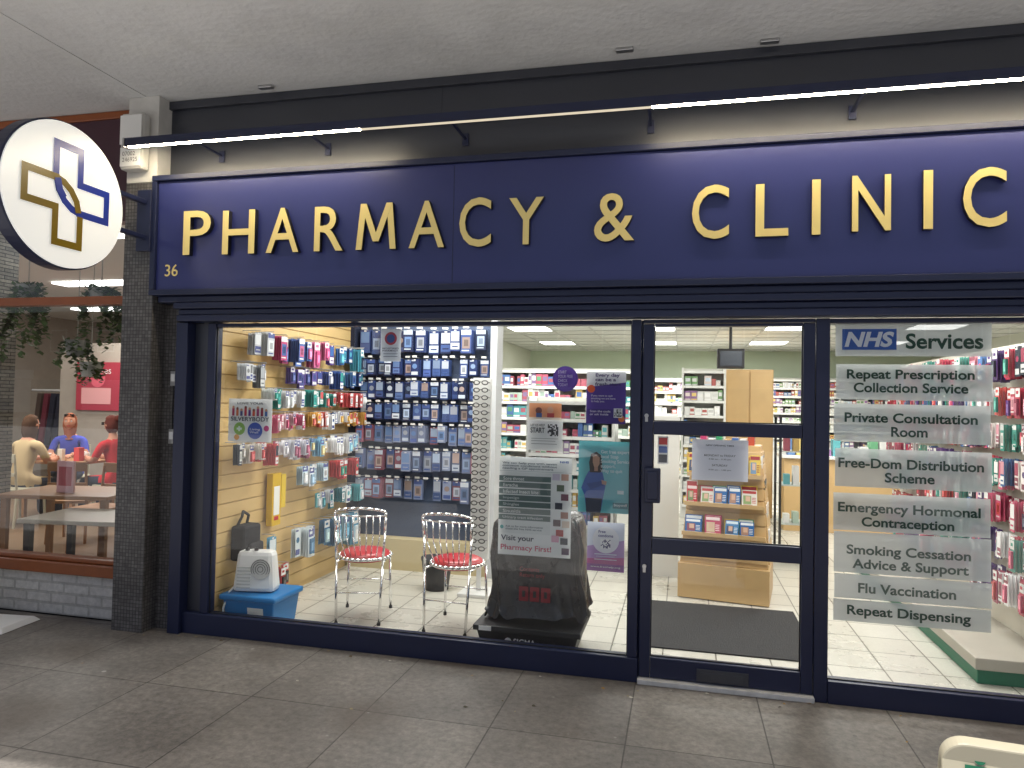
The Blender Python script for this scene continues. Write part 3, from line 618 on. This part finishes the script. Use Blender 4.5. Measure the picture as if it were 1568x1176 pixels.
for i in range(9):
    z=.34+i*.1; t_=(z-.3)/.98; xx=.35-.08*t_; yf=-.10+.15*t_
    frus(b,-xx,xx,yf-.014,yf,z,-xx+.008,xx-.008,yf+.001,yf+.014,z+.088)
    yb=.48-.15*t_
    frus(b,xx,xx+.012,yf+.01,yb,z,xx-.008,xx+.003,yf+.02,yb-.01,z+.088)
b.obj(D,.003)
b=MB('stand_shelves',M_wood2)
for z,yf in((.56,-.07),(.80,-.03),(1.04,.0)): b.box(-.33+.06*(z-.5),.33-.06*(z-.5),yf-.10,yf+.0,z-.02,z-.004); b.box(-.33+.06*(z-.5),.33-.06*(z-.5),yf-.112,yf-.1005,z-.02,z+.012)
b.obj(D)
b=MB('magazines_and_leaflets',M_gloss)
def leaf(x,z,w,h,y,c,a):
    ln=random.uniform(.012,.03); tw=random.uniform(-.006,.006)
    def cov(u0,u1,v0,v1,o,col):
        pts=[(u0,v0),(u1,v0),(u1,v1),(u0,v1)]
        b.add([(x+u*w+tw*v,y+ln*v-o,z+v*h) for u,v in pts],[(0,1,2,3)],col)
    b.add([(x,y,z),(x+w,y,z),(x+w+tw,y+ln,z+h),(x+tw,y+ln,z+h),(x,y+.008,z),(x+w,y+.008,z),(x+w+tw,y+ln+.008,z+h),(x+tw,y+ln+.008,z+h)],[(0,1,2,3),(7,6,5,4),(0,4,5,1),(1,5,6,2),(2,6,7,3),(3,7,4,0)],H(c))
    cov(.06,.94,.78,.95,.0006,H(a)); cov(.1,.62,.12,.66,.0008,jit(H(random.choice(['#c09078','#5c88b0','#88a868','#e0c8a0','#a04c68','#3c4c70'])),.2)); cov(.25,.55,.3,.62,.0012,H('#d8b49c'))
    for q in range(4): cov(.66,.92,.2+q*.1,.24+q*.1,.001,H(a))
    cov(.1,.7,.05,.08,.001,H(a))
for zz,ybase,hh in((.80,-.10,.16),(1.04,-.08,.18),(.56,-.15,.14)):
    x=-.31
    pal=[('#e8e8e4','#a08870'),('#c83038','#f0d8d8'),('#4888c0','#e0f0f8'),('#c04c68','#f4e0e0'),('#e4e0d8','#c04848'),('#2c6cb0','#f0f4f8'),('#e0c050','#a02c30'),('#489870','#f0f4ec')]
    while x<.24:
        w=random.uniform(.09,.14); c,a=random.choice(pal); leaf(x,zz,w,hh*random.uniform(.85,1.15),ybase+.03,*random.choice(pal)); leaf(x+.01,zz,w*.92,hh*random.uniform(.75,1),ybase,c,a); x+=w+random.uniform(-.01,.03)
for i,c in enumerate(['#c84878','#e8e4d8','#48a070','#d8a040','#4870b0','#e8e8e8','#c05038']): b.box(-.22+i*.065,-.17+i*.065,.08,.2,1.281,1.281+random.uniform(.04,.1),H(c))
for i in range(4):
    for j in range(2): b.box(.325-.02*i,.35-.02*i,.02+j*.15,.12+j*.15,.50+i*.2,.60+i*.2,H(random.choice(['#e8e8e8','#c8c0b0','#383838'])))
b.obj(D)
boxo('entrance_mat',-.30,.86,.55,1.68,.013,.022,M_mat)
# ------------------------------------------------------------------ chairs
def bistro_chair(x,y,rz):
    e=E('bistro_chair',(x,y,.012),rz)
    b=MB('chrome_frame',M_chrome); r=.0095
    pts=[(-.15,-.23,0),(-.165,-.20,.45),(-.175,-.20,.66),(-.18,-.215,.76)]
    for a in range(0,181,20):
        t=math.radians(180-a); pts.append((.18*math.cos(t),-.22-.02*math.sin(t),.79+.03*math.sin(t)))
    pts+=[(.18,-.215,.76),(.175,-.20,.66),(.165,-.20,.45),(.15,-.23,0)]
    b.path(pts,r,n=12)
    b.path([(-.17,-.215,.765),(-.1,-.235,.765),(0,-.24,.765),(.1,-.235,.765),(.17,-.215,.765)],.006)
    for k in(-3,-2,-1,0,1,2,3): b.path([(k*.048,-.238,.765),(k*.047,-.225,.62),(k*.036,-.165,.47)],.0045,n=8)
    for s in(-1,1):
        b.path([(s*.14,.14,.445),(s*.155,.17,.40),(s*.165,.20,0)],r,n=12)
        b.path([(s*.165,-.20,.43),(s*.16,0,.428),(s*.155,.17,.425)],.007)
    b.path([(-.16,.185,.22),(.16,.185,.22)],.005); b.path([(-.157,-.215,.22),(.157,-.215,.22)],.005)
    pts=[(.19*math.cos(2*math.pi*i/28),.19*math.sin(2*math.pi*i/28),.445) for i in range(29)]
    b.path(pts,.012); b.obj(e,smooth=True)
    s=MB('seat_cushion',M_red); n=32; prof=[(.0,.42),(.17,.42),(.182,.44),(.178,.468),(.15,.482),(.08,.488),(0,.489)]
    vs=[];fs=[]
    for rr,zz in prof:
        for i in range(n): vs.append((rr*math.cos(2*math.pi*i/n),rr*math.sin(2*math.pi*i/n),zz))
    for j in range(len(prof)-1):
        for i in range(n): fs.append((j*n+i,j*n+(i+1)%n,(j+1)*n+(i+1)%n,(j+1)*n+i))
    s.add(vs,fs,(.5,0,0)); s.obj(e,smooth=True)
    c=MB('feet',M_black)
    for px,py in((-.15,-.23),(.15,-.23),(-.165,.2),(.165,.2)): c.tube((px,py,0),(px,py,.02),.013)
    c.obj(e)
bistro_chair(-2.26,.64,math.radians(14)); bistro_chair(-1.54,.62,math.radians(-3))
B=E('blue_storage_box'); 
b=MB('box_body',M_blue); frus(b,-3.03,-2.68,.10,.40,.014,-3.05,-2.66,.08,.42,.21); b.obj(B,.01)
b=MB('box_lid',M_blue); b.box(-3.07,-2.64,.06,.44,.211,.25); b.obj(B,.012)
b=MB('box_labels',M_col); b.add([(-2.86,.093,.08),(-2.74,.093,.08),(-2.74,.081,.17),(-2.86,.081,.17)],[(0,1,2,3)],H('#e8e8e0')); b.obj(B)
Hh=E('fan_heater',(-2.88,.22,.252),math.radians(12),1.25)
b=MB('heater_casing',M_white); frus(b,-.12,.12,-.06,.06,.0,-.10,.10,-.045,.045,.225); b.obj(Hh,.025)
b=MB('heater_grille',M_alu)
for i in range(7): 
    z=.025+i*.018; b.box(-.09,-.015,-.0635+.0009*i,-.05,z,z+.007)
b.tube((.04,-.050,.13),(.04,-.060,.131),.055,n=28); b.obj(Hh)
b=MB('heater_fan_guard',M_black); 
for r_ in(.015,.028,.041,.052): b.path([(.04+r_*math.cos(2*math.pi*i/20),-.0615,.13+r_*math.sin(2*math.pi*i/20)) for i in range(21)],.0016,n=5)
b.tube((-.05,-.02,.225),(-.05,-.02,.24),.012); b.tube((.0,-.02,.225),(.0,-.02,.24),.012); b.obj(Hh)
b=MB('heater_cable',M_white); b.path([(-.1,.03,.05),(-.135,-.05,.0),(-.145,-.10,-.08),(-.13,-.11,-.19)],.005); b.obj(Hh)
T=E('delivery_tote')
b=MB('crate',M_black); frus(b,-1.20,-.64,.13,.54,.013,-1.24,-.60,.10,.58,.17); b.box(-1.26,-.58,.08,.60,.171,.205)
for i in range(6): b.box(-1.15+i*.1,-1.14+i*.1,.105,.125,.03,.165)
b.obj(T,.006)
boxo('crate_label',-1.22,-1.14,.0765,.079,.174,.202,M_white,T)
text('SIGMA',-1.0,-.86,.095,.135,.098,ink('#e8e8e8'),T,bold=.02)
b=MB('crate_logo',M_col); b.disc(-1.035,.115,.022,.098,(.8,.8,.8)); b.obj(T)
bag=E('black_cargo_bag')
bm=MB('bag_cover',M_bag); n=120; prof=[(0,.86),(.3,.862),(.5,.868),(.7,.866),(.86,.86),(.94,.84),(.98,.80),(1.0,.76),(1.01,.70),(1.02,.65),(1.01,.60),(1.0,.54),(1.005,.49),(1.02,.44),(1.04,.39),(1.07,.33),(1.10,.29),(1.13,.265),(1.15,.25)]
vs=[];fs=[]
for j,(s_,z_) in enumerate(prof):
    for i in range(n):
        a=2*math.pi*i/n; ca,sa=math.cos(a),math.sin(a)
        pw=.42; x=.30*s_*math.copysign(abs(ca)**pw,ca); y=.2*s_*math.copysign(abs(sa)**pw,sa)
        nz_=noise.noise(Vector((ca*2.2+z_*2,sa*2.2,z_*4))); fold=noise.noise(Vector((ca*6+z_*3,sa*6,z_*2.5)))-1.2*abs(noise.noise(Vector((ca*5+z_*5,sa*5,z_*3+4))))
        k=1+(.07*nz_+.075*fold)*min(1,s_)
        dz=.03*noise.noise(Vector((ca*2*s_,sa*2*s_,3))) + (.07*noise.noise(Vector((ca*4,sa*4,9))) if j>=17 else 0)
        vs.append((-.915+x*k+.04*(.86-z_),.39+y*k,z_+dz+.02*x/.3))
for j in range(len(prof)-1):
    for i in range(n): fs.append((j*n+i,(j+1)*n+i,(j+1)*n+(i+1)%n,j*n+(i+1)%n))
bm.add(vs,fs,(.1,)*3); o=bm.obj(bag,smooth=True)
text('Contents\nReturn only',-.98,-.82,.50,.57,.15,ink('#8c2c34'),bag,bold=0)
b=MB('bag_print',M_matte)
for x in(-.98,-.91,-.84): b.rect(x,x+.06,.36,.45,.14,H('#7c2c34')); b.rect(x+.02,x+.04,.385,.425,.139,(.04,.04,.04))
b.obj(bag)
V=E('reading_glasses_rack'); b=MB('rack_panel',M_white)
b.box(-1.70,-1.54,1.45,1.47,.30,1.80); b.box(-1.76,-1.48,1.32,1.6,.013,.04); b.box(-1.64,-1.60,1.455,1.465,.04,.30); b.obj(V,.003)
b=MB('glasses',M_black)
for i in range(23):
    z=1.76-i*.062
    for s in(-1,1):
        b.path([(-1.62+s*.036+.026*math.cos(2*math.pi*q/10),1.40,z+.017*math.sin(2*math.pi*q/10)) for q in range(11)],.0045,n=5)
        b.path([(-1.62+s*.062,1.40,z+.004),(-1.62+s*.066,1.46,z)],.003,n=5)
    b.path([(-1.63,1.40,z+.006),(-1.61,1.40,z+.006)],.003,n=5)
b.obj(V)
V=E('upright_carton'); b=MB('carton',M_col); b.box(-1.42,-1.30,1.15,1.3,.013,.62,H('#d8d8d4')); b.obj(V,.004)
text('HONOR',-.25,.25,-.03,.03,0,ink('#202020'),V,M=Matrix.Translation((-1.36,1.148,.34))@Matrix.Rotation(-math.pi/2,4,'Y'),bold=.02)
V=E('black_waste_bin'); b=MB('bin_body',M_black); b.tube((-2.0,1.5,.013),(-2.0,1.5,.26),.10,.13,n=28,cap=False); b.tube((-2.0,1.5,.26),(-2.0,1.5,.28),.136,n=28); b.obj(V,smooth=False)
# ------------------------------------------------------------------ cafe
CF=E('cafe_shopfront')
b=MB('stall_riser',M_wbrick); b.box(-9,-3.762,.05,.25,0,.30); b.obj(CF)
b=MB('sill',M_orange); b.box(-9,-3.762,.0,.25,.302,.385); b.box(-9,-3.762,.03,.12,.387,.42); b.obj(CF,.008)
b=MB('timber_frame',M_orange); b.box(-9,-3.762,.03,.12,2.25,2.31); b.box(-9,-3.762,.03,.12,3.60,3.655); b.box(-3.82,-3.762,.03,.12,.421,2.249); b.box(-3.82,-3.762,.03,.12,2.311,2.80); b.box(-7.4,-7.32,.03,.12,.421,2.249); b.obj(CF,.006)
boxo('cafe_fascia',-9,-3.762,.04,.14,2.85,3.598,M_maroon,CF)
b=MB('cafe_glass',M_glass); b.rect(-9,-3.82,.42,2.25,.07,(1,)*3); b.rect(-9,-3.82,2.31,2.85,.07,(1,)*3); b.obj(CF)
CI=E('cafe_interior')
boxo('cafe_floor',-13,-3.762,.251,9,-.05,.012,M_cafefloor,CI)
b=MB('cafe_walls',[M_cafewall,M_wall]); b.box(-13,-3.4,8.9,9,0,3.2); b.box(-13,-12.9,.25,8.9,0,3.2); b.box(-3.76,-3.36,.31,10.5,0,3.2,mi=1); b.obj(CI)
boxo('cafe_ceiling',-13,-3.4,.25,9,3.2,3.3,M_ceil,CI)
b=MB('cafe_lights',M_panel)
for x in(-10.5,-8.2,-5.9):
    for y in(1.6,4.2,6.8): b.box(x-.6,x+.6,y-.14,y+.14,3.17,3.19)
b.obj(CI)
for x,y,en in((-7.8,1.8,130),(-7.6,5.0,160)):
    ld=bpy.data.lights.new('cafe_lamp','AREA'); ld.energy=en; ld.size=1.6; ld.color=(1,.97,.92)
    lo=bpy.data.objects.new('cafe_lamp',ld); lo.location=(x,y,3.1); link(lo,CI)
boxo('stone_column',-7.2,-6.38,1.0,1.4,.012,3.2,M_stone)
e=E('red_wall_poster'); b=MB('poster_board',M_col); b.box(-9.25,-8.45,5.0,5.03,1.35,2.1,H('#a83848')); b.rect(-9.15,-8.6,1.45,1.7,4.998,H('#e0a0a0')); b.disc(-8.85,1.85,.14,4.997,H('#d86070')); b.obj(e)
text('emirates',-9.15,-8.6,1.92,2.02,4.99,ink('#f0e0e0'),e)
boxo('poster_screen_wall',-9.6,-8.3,5.04,5.12,.012,2.4,M_cafewall,CI)
b=MB('hanging_coats',M_matte)
for i in range(16):
    x=-10.6+i*.14; frus(b,x-.05,x+.05,5.5,5.8,.5+random.random()*.3,x-.04,x+.04,5.6,5.7,1.6,jit(H(random.choice(['#303040','#702838','#384868','#504038','#a03848','#283830'])),.2))
b.tube((-10.8,5.65,1.65),(-8.3,5.65,1.65),.02); b.obj(E('coat_rail'))
def table(name,x,y,z,w,d,top,leg,rz=0):
    e=E(name,(x,y,0),rz); boxo('table_top',-w/2,w/2,-d/2,d/2,z-.035,z,top,e,.006)
    b=MB('table_legs',leg)
    for sx in(-1,1):
        for sy in(-1,1): frus(b,sx*(w/2-.06)-.022,sx*(w/2-.06)+.022,sy*(d/2-.06)-.022,sy*(d/2-.06)+.022,.012,sx*(w/2-.06)-.026,sx*(w/2-.06)+.026,sy*(d/2-.06)-.026,sy*(d/2-.06)+.026,z-.036)
    b.obj(e); return e
def cafe_chair(x,y,rz,m):
    e=E('cafe_chair',(x,y,0),rz); b=MB('chair_frame',m)
    b.box(-.2,.2,-.2,.2,.435,.465)
    for sx in(-1,1):
        b.path([(sx*.18,.18,.435),(sx*.19,.20,.012)],.016); b.path([(sx*.18,-.18,.435),(sx*.19,-.22,.012)],.016); b.path([(sx*.18,-.19,.46),(sx*.18,-.23,.85)],.014)
    b.box(-.19,.19,-.245,-.225,.78,.88); b.box(-.19,.19,-.235,-.215,.62,.66); b.obj(e,.004)
tb_=table('cafe_table',-7.72,3.42,.75,.85,.75,M_tan,M_tan)
b=MB('crockery',[M_white,M_col])
for x,y in((-.2,-.15),(.15,.1),(-.05,.25)): b.tube((x,y,.751),(x,y,.83),.03,.042,n=16,mi=0); b.tube((x,y,.7505),(x,y,.757),.07,n=20,mi=0)
b.box(.25,.33,-.2,-.12,.751,.92,H('#d04040'),1); b.box(.05,.12,-.25,-.2,.751,.90,H('#e8e0d0'),1); b.obj(tb_)
table('cafe_table',-5.35,1.15,.72,1.0,.7,M_tan,M_tan,.2)
table('cafe_table',-4.62,.62,.62,.9,.6,mat('pale_table_laminate',(.50,.46,.39),.3),M_black,.15)
for x,y,r in((-7.75,2.72,0),(-8.25,3.95,math.atan2(-.5,-.8)),(-6.98,3.42,math.pi/2)): cafe_chair(x,y,r,M_cream)
for x,y,r in((-5.75,1.85,math.pi),(-5.0,1.8,math.pi-.2),(-6.4,2.2,.4),(-4.3,1.3,2.6)): cafe_chair(x,y,r,M_tan)
e=E('table_menu'); b=MB('menu_card',M_col); b.box(-5.42,-5.24,1.0,1.02,.721,1.0,H('#e0b0b8')); b.rect(-5.40,-5.26,.78,.95,.999,H('#b04858')); b.obj(e)
def trailing(x,y,z,n,L):
    e=E('trailing_plant'); b=MB('pot',M_dirtywhite); b.tube((x,y,z),(x,y,z+.13),.07,.09,n=18); b.tube((x,y,z+.13),(x,y,3.19),.004,n=5); b.obj(e)
    b=MB('trailing_leaves',M_leaf)
    for s in range(n):
        a=random.uniform(0,6.28); px,py,pz=x+.08*math.cos(a),y+.08*math.sin(a),z+.14; l=random.uniform(.3,1)*L
        k=0
        while k<l:
            px+=random.uniform(-.012,.012)+.006*math.cos(a); py+=random.uniform(-.012,.012); pz-=.022; k+=.022
            for q in range(3):
                d=Vector((random.uniform(-1,1),random.uniform(-1,1),random.uniform(-.6,.5))).normalized(); u=d.cross(Vector((0,0,1))).normalized()*.02
                p0=Vector((px,py,pz)); c=jit((.11,.20,.06),.5)
                b.add([p0,p0+d*.03+u,p0+d*.06,p0+d*.03-u],[(0,1,2,3)],c)
    b.obj(e)
trailing(-4.42,.38,2.30,14,.5); trailing(-5.2,.45,2.35,18,.6); trailing(-4.75,.5,1.9,8,.25); trailing(-5.0,.9,1.75,10,.2)
# ------------------------------------------------------------------ people
def skin_mesh(name,verts,edges,radii,lev=2):
    me=bpy.data.meshes.new(name); me.from_pydata(verts,edges,[]); o=bpy.data.objects.new(name,me); sc.collection.objects.link(o)
    o.modifiers.new('sk','SKIN')
    sv=me.skin_vertices[0].data if me.skin_vertices else None
    if sv:
        for i,r in enumerate(radii): sv[i].radius=r if isinstance(r,tuple) else (r,r)
        sv[0].use_root=True
    ss=o.modifiers.new('ss','SUBSURF'); ss.levels=lev
    dg=bpy.context.evaluated_depsgraph_get(); dg.update()
    m2=bpy.data.meshes.new_from_object(o.evaluated_get(dg)); bpy.data.objects.remove(o)
    return m2
def woman(name,x,y,rz,topc,hairc,hairlen,lean=0,sleeve=.25,glasses=None,bun=False):
    e=E(name,(x,y,0),rz); SK=H('#b8826a')
    L=lean
    V_=[(0,-.02,.52),(0,-.02+L*.3,.66),(0,0+L*.7,.84),(0,.0+L,.97),(0,.01+L,1.06),(0,.03+L,1.14)]
    Rr=[(.15,.12),(.125,.10),(.145,.105),(.10,.075),(.05,.05),(.05,.05)]
    Ed=[(0,1),(1,2),(2,3),(3,4),(4,5)]
    for s in(-1,1):
        k=len(V_)
        V_+=[(s*.165,L,.965),(s*.215,.10+L*.8,.76),(s*.13,.33+L*.5,.785),(s*.105,.40+L*.5,.79)]
        Rr+=[.058,.046,.032,(.034,.02)]
        Ed+=[(3,k),(k,k+1),(k+1,k+2),(k+2,k+3)]
        h=len(V_)
        V_+=[(s*.10,.0,.50),(s*.12,.42,.50),(s*.13,.42,.10),(s*.13,.54,.045)]
        Rr+=[.095,.066,.042,.032]
        Ed+=[(0,h),(h,h+1),(h+1,h+2),(h+2,h+3)]
    me=skin_mesh('body',V_,Ed,Rr)
    ca=me.color_attributes.new('Col','FLOAT_COLOR','CORNER')
    for p in me.polygons:
        c=p.center; col=topc
        if c.z<.56 and (c.y>.1 or c.z<.48): col=(.03,.035,.06)
        if c.z<.09: col=(.05,.04,.04)
        if c.z>1.03: col=SK
        if abs(c.x)>.06 and c.z>.6 and c.y>.10+L*.8 and c.z<.84: col=SK
        if abs(c.x)>.185 and c.z<.86-sleeve*.2: col=SK
        for li in p.loop_indices: ca.data[li].color=(*col,1)
        p.use_smooth=True
    me.materials.append(M_matte); o=bpy.data.objects.new('body',me); link(o,e)
    for s in(-1,1):
        bx,by,bz=s*.10,.40+L*.5,.79
        vs=[(bx,by,bz),(bx-s*.005,by+.045,bz-.004),(bx-s*.01,by+.085,bz-.008)]; ed=[(0,1),(1,2)]; rr=[(.024,.014),(.036,.013),(.036,.012)]
        for fi,(dx,l_) in enumerate(((-.028,.055),(-.010,.068),(.009,.064),(.027,.048))):
            k=len(vs); vs+=[(bx-s*.01+dx,by+.09+l_*.5,bz-.012),(bx-s*.01+dx,by+.09+l_,bz-.026)]; rr+=[.008,.007]; ed+=[(2,k),(k,k+1)]
        k=len(vs); vs+=[(bx-s*.045,by+.045,bz-.006),(bx-s*.055,by+.075,bz-.014)]; rr+=[.010,.008]; ed+=[(1,k),(k,k+1)]
        hm=skin_mesh('hand',vs,ed,rr,1); ca=hm.color_attributes.new('Col','FLOAT_COLOR','CORNER'); ca.data.foreach_set('color',[*SK,1.0]*len(ca.data))
        for p in hm.polygons: p.use_smooth=True
        hm.materials.append(M_matte); link(bpy.data.objects.new('hand',hm),e)
    hd=MB('head',[M_matte]); N,Mm=28,20; cx,cyy,czz=0,.045+L,1.215
    def hp(th,ph):
        X=math.sin(ph)*math.cos(th); Y=math.sin(ph)*math.sin(th); Z=math.cos(ph)
        x=.072*X; yv=.090*Y; z=.110*Z
        if Z<-.1: x*=1-.30*(-Z-.1); 
        if Z<-.2 and Y>0: yv*=1.0+.04
        if Y>.5:
            yv+=.022*math.exp(-((x/.013)**2)-((z+.012)/.022)**2)
            yv-=.008*math.exp(-(((abs(x)-.032)/.016)**2)-((z-.012)/.014)**2)
            yv+=.005*math.exp(-((x/.022)**2)-((z+.052)/.008)**2)
        return (cx+x,cyy+yv,czz+z)
    vs=[hp(2*math.pi*i/N,math.pi*j/Mm) for j in range(Mm+1) for i in range(N)]
    fs=[(j*N+i,(j+1)*N+i,(j+1)*N+(i+1)%N,j*N+(i+1)%N) for j in range(Mm) for i in range(N)]
    hd.add(vs,fs,SK)
    for s in(-1,1):
        hd.tube((s*.068,cyy-.005,czz-.005),(s*.081,cyy-.012,czz),.024,.016,SK,n=10)
    hd.obj(e,smooth=True)
    f=MB('face_details',[M_gloss])
    for s in(-1,1):
        f.tube((s*.031,cyy+.068,czz+.010),(s*.031,cyy+.081,czz+.010),.011,.009,(.65,.62,.6),n=10); f.tube((s*.031,cyy+.078,czz+.010),(s*.031,cyy+.0825,czz+.010),.005,.005,(.03,.02,.02),n=8)
        f.box(s*.031-.015,s*.031+.015,cyy+.076,cyy+.084,czz+.028,czz+.033,tuple(c*.6 for c in hairc))
    f.box(-.020,.020,cyy+.081,cyy+.092,czz-.057,czz-.047,H('#a04848'))
    if glasses:
        gz=czz+.012 if glasses=='on' else czz+.09; gy=cyy+.096 if glasses=='on' else cyy+.055
        for s in(-1,1): f.box(s*.033-.026,s*.033+.026,gy,gy+.006,gz-.018,gz+.018,(.01,.01,.012)); f.tube((s*.06,gy,gz),(s*.078,gy-.1,gz),.003,col=(.02,)*3,n=6)
        f.box(-.01,.01,gy,gy+.005,gz,gz+.006,(.01,)*3)
    f.obj(e)
    hr=MB('hair',M_matte)
    vs=[]
    for j in range(Mm+1):
        for i in range(N):
            th=2*math.pi*i/N; ph=math.pi*j/Mm; X=math.sin(ph)*math.cos(th); Y=math.sin(ph)*math.sin(th); Z=math.cos(ph)
            nn=.010*noise.noise(Vector((X*7,Y*7,Z*2+x)))
            px,py,pz=(.083+nn)*X,(.103+nn)*Y-.006,(.120+nn)*Z+.004
            if Z<0:
                wv=1+.10*noise.noise(Vector((X*6,Y*6,Z*5+x)))
                pz=-(.12)*(-Z)-hairlen*(-Z)**.7; w=(1-.25*max(0,-Z-.6))*wv; px=.086*math.cos(th)*max(math.sin(ph),.75 if hairlen>.05 else 0)*w; py=.098*math.sin(th)*max(math.sin(ph),.75 if hairlen>.05 else 0)*w-.012
            if Y>.25 and Z<.55: px*=.78; py*=.55
            vs.append((cx+px,cyy+py,czz+pz))
    hr.add(vs,fs,hairc)
    if bun: hr.add([(v[0]*.4,(v[1]-cyy)*.45+cyy-.10,(v[2]-czz)*.35+czz+.08) for v in vs],fs,hairc)
    hr.obj(e,smooth=True)
    return e
woman('seated_woman',-7.75,2.76,.05,H('#b8a078'),H('#4c3424'),.14,lean=.06)
woman('seated_woman',-8.22,3.92,math.atan2(-.5,-.8),H('#4048a0'),H('#8c5038'),.12,lean=.05,glasses='up')
woman('seated_woman',-7.0,3.42,math.pi/2-.1,H('#c02830'),H('#5c2a22'),.0,lean=.07,glasses='on',bun=True)
# ------------------------------------------------------------------ street items
AB=E('pavement_board_sign',(.89,-2.62,0),math.radians(-6))
def rpanel(name,tilt,yy):
    n=8; w,h,r=.36,.95,.045; pts=[(-w,0),(w,0)]
    for i in range(n+1): a=math.pi/2*i/n; pts.append((w-r+r*math.cos(a),h-r+r*math.sin(a)))
    for i in range(n+1): a=math.pi/2+math.pi/2*i/n; pts.append((-w+r+r*math.cos(a),h-r+r*math.sin(a)))
    b=MB(name,M_cream); k=len(pts); b.M=Matrix.Translation((0,yy,0))@Matrix.Rotation(tilt,4,'X')
    b.add([(p[0],0,p[1]) for p in pts]+[(p[0],.03,p[1]) for p in pts],[tuple(range(k)),tuple(range(2*k-1,k-1,-1))]+[(i,k+i,k+(i+1)%k,(i+1)%k) for i in range(k)],(.5,)*3)
    b.obj(AB,.004)
rpanel('front_panel',math.radians(-14),-.22); rpanel('rear_panel',math.radians(14),.22)
text('PHARMACY',-.15,.15,-.020,.020,0,ink('#1f6a4c'),AB,bold=.02,M=Matrix.Translation((0,-.22,0))@Matrix.Rotation(math.radians(-14),4,'X')@Matrix.Translation((-.30,-.003,.785))@Matrix.Rotation(math.pi/2,4,'Y'))
CB=E('cafe_pavement_sign',(-4.72,-.30,0),.12)
b=MB('base_plate',M_white); frus(b,-.32,.36,-.17,.17,.002,-.30,.33,-.14,.14,.035); b.obj(CB,.006)
b=MB('upright_board',[M_white,M_black]); b.box(-.30,-.06,-.02,.02,.036,1.1,mi=0); b.obj(CB,.005)
# ------------------------------------------------------------------ light, sky, camera
w=bpy.data.worlds.new('World'); sc.world=w; w.use_nodes=True; nt=w.node_tree
sk=nt.nodes.new('ShaderNodeTexSky'); sk.sky_type='NISHITA'; sk.sun_disc=False; sk.sun_elevation=math.radians(75); sk.sun_rotation=math.radians(200); sk.air_density=1.0; sk.dust_density=4
nt.links.new(sk.outputs[0],nt.nodes['Background'].inputs[0]); nt.nodes['Background'].inputs[1].default_value=.13
sl=bpy.data.lights.new('sun','SUN'); sl.energy=4.2; sl.angle=math.radians(1); sl.color=(1,.97,.93)
so_=bpy.data.objects.new('sun',sl); link(so_)
az=math.radians(200); el=math.radians(75)
sdv=Vector((math.sin(az)*math.cos(el),math.cos(az)*math.cos(el),math.sin(el)))
so_.rotation_euler=sdv.to_track_quat('Z','Y').to_euler()
yaw,pit,rol,f_=.2356,.0262,.02,1087.
cyw,syw=math.cos(yaw),math.sin(yaw)
fw=Vector((-syw,cyw,0)); r=Vector((cyw,syw,0)); u=Vector((0,0,1))
f2=fw*math.cos(pit)+u*math.sin(pit); u2=u*math.cos(pit)-fw*math.sin(pit)
r3=r*math.cos(rol)+u2*math.sin(rol); u3=u2*math.cos(rol)-r*math.sin(rol)
cd=bpy.data.cameras.new('camera'); cd.sensor_width=36; cd.lens=36*f_/1568; cd.clip_end=1000; cd.clip_start=.05
co=bpy.data.objects.new('camera',cd); sc.collection.objects.link(co); sc.camera=co
m4=Matrix((( r3.x,u3.x,-f2.x,0),(r3.y,u3.y,-f2.y,-4.2407),(r3.z,u3.z,-f2.z,1.6),(0,0,0,1)))
co.matrix_world=m4
sc.view_settings.view_transform='Standard'; sc.view_settings.look='None'; sc.view_settings.exposure=0
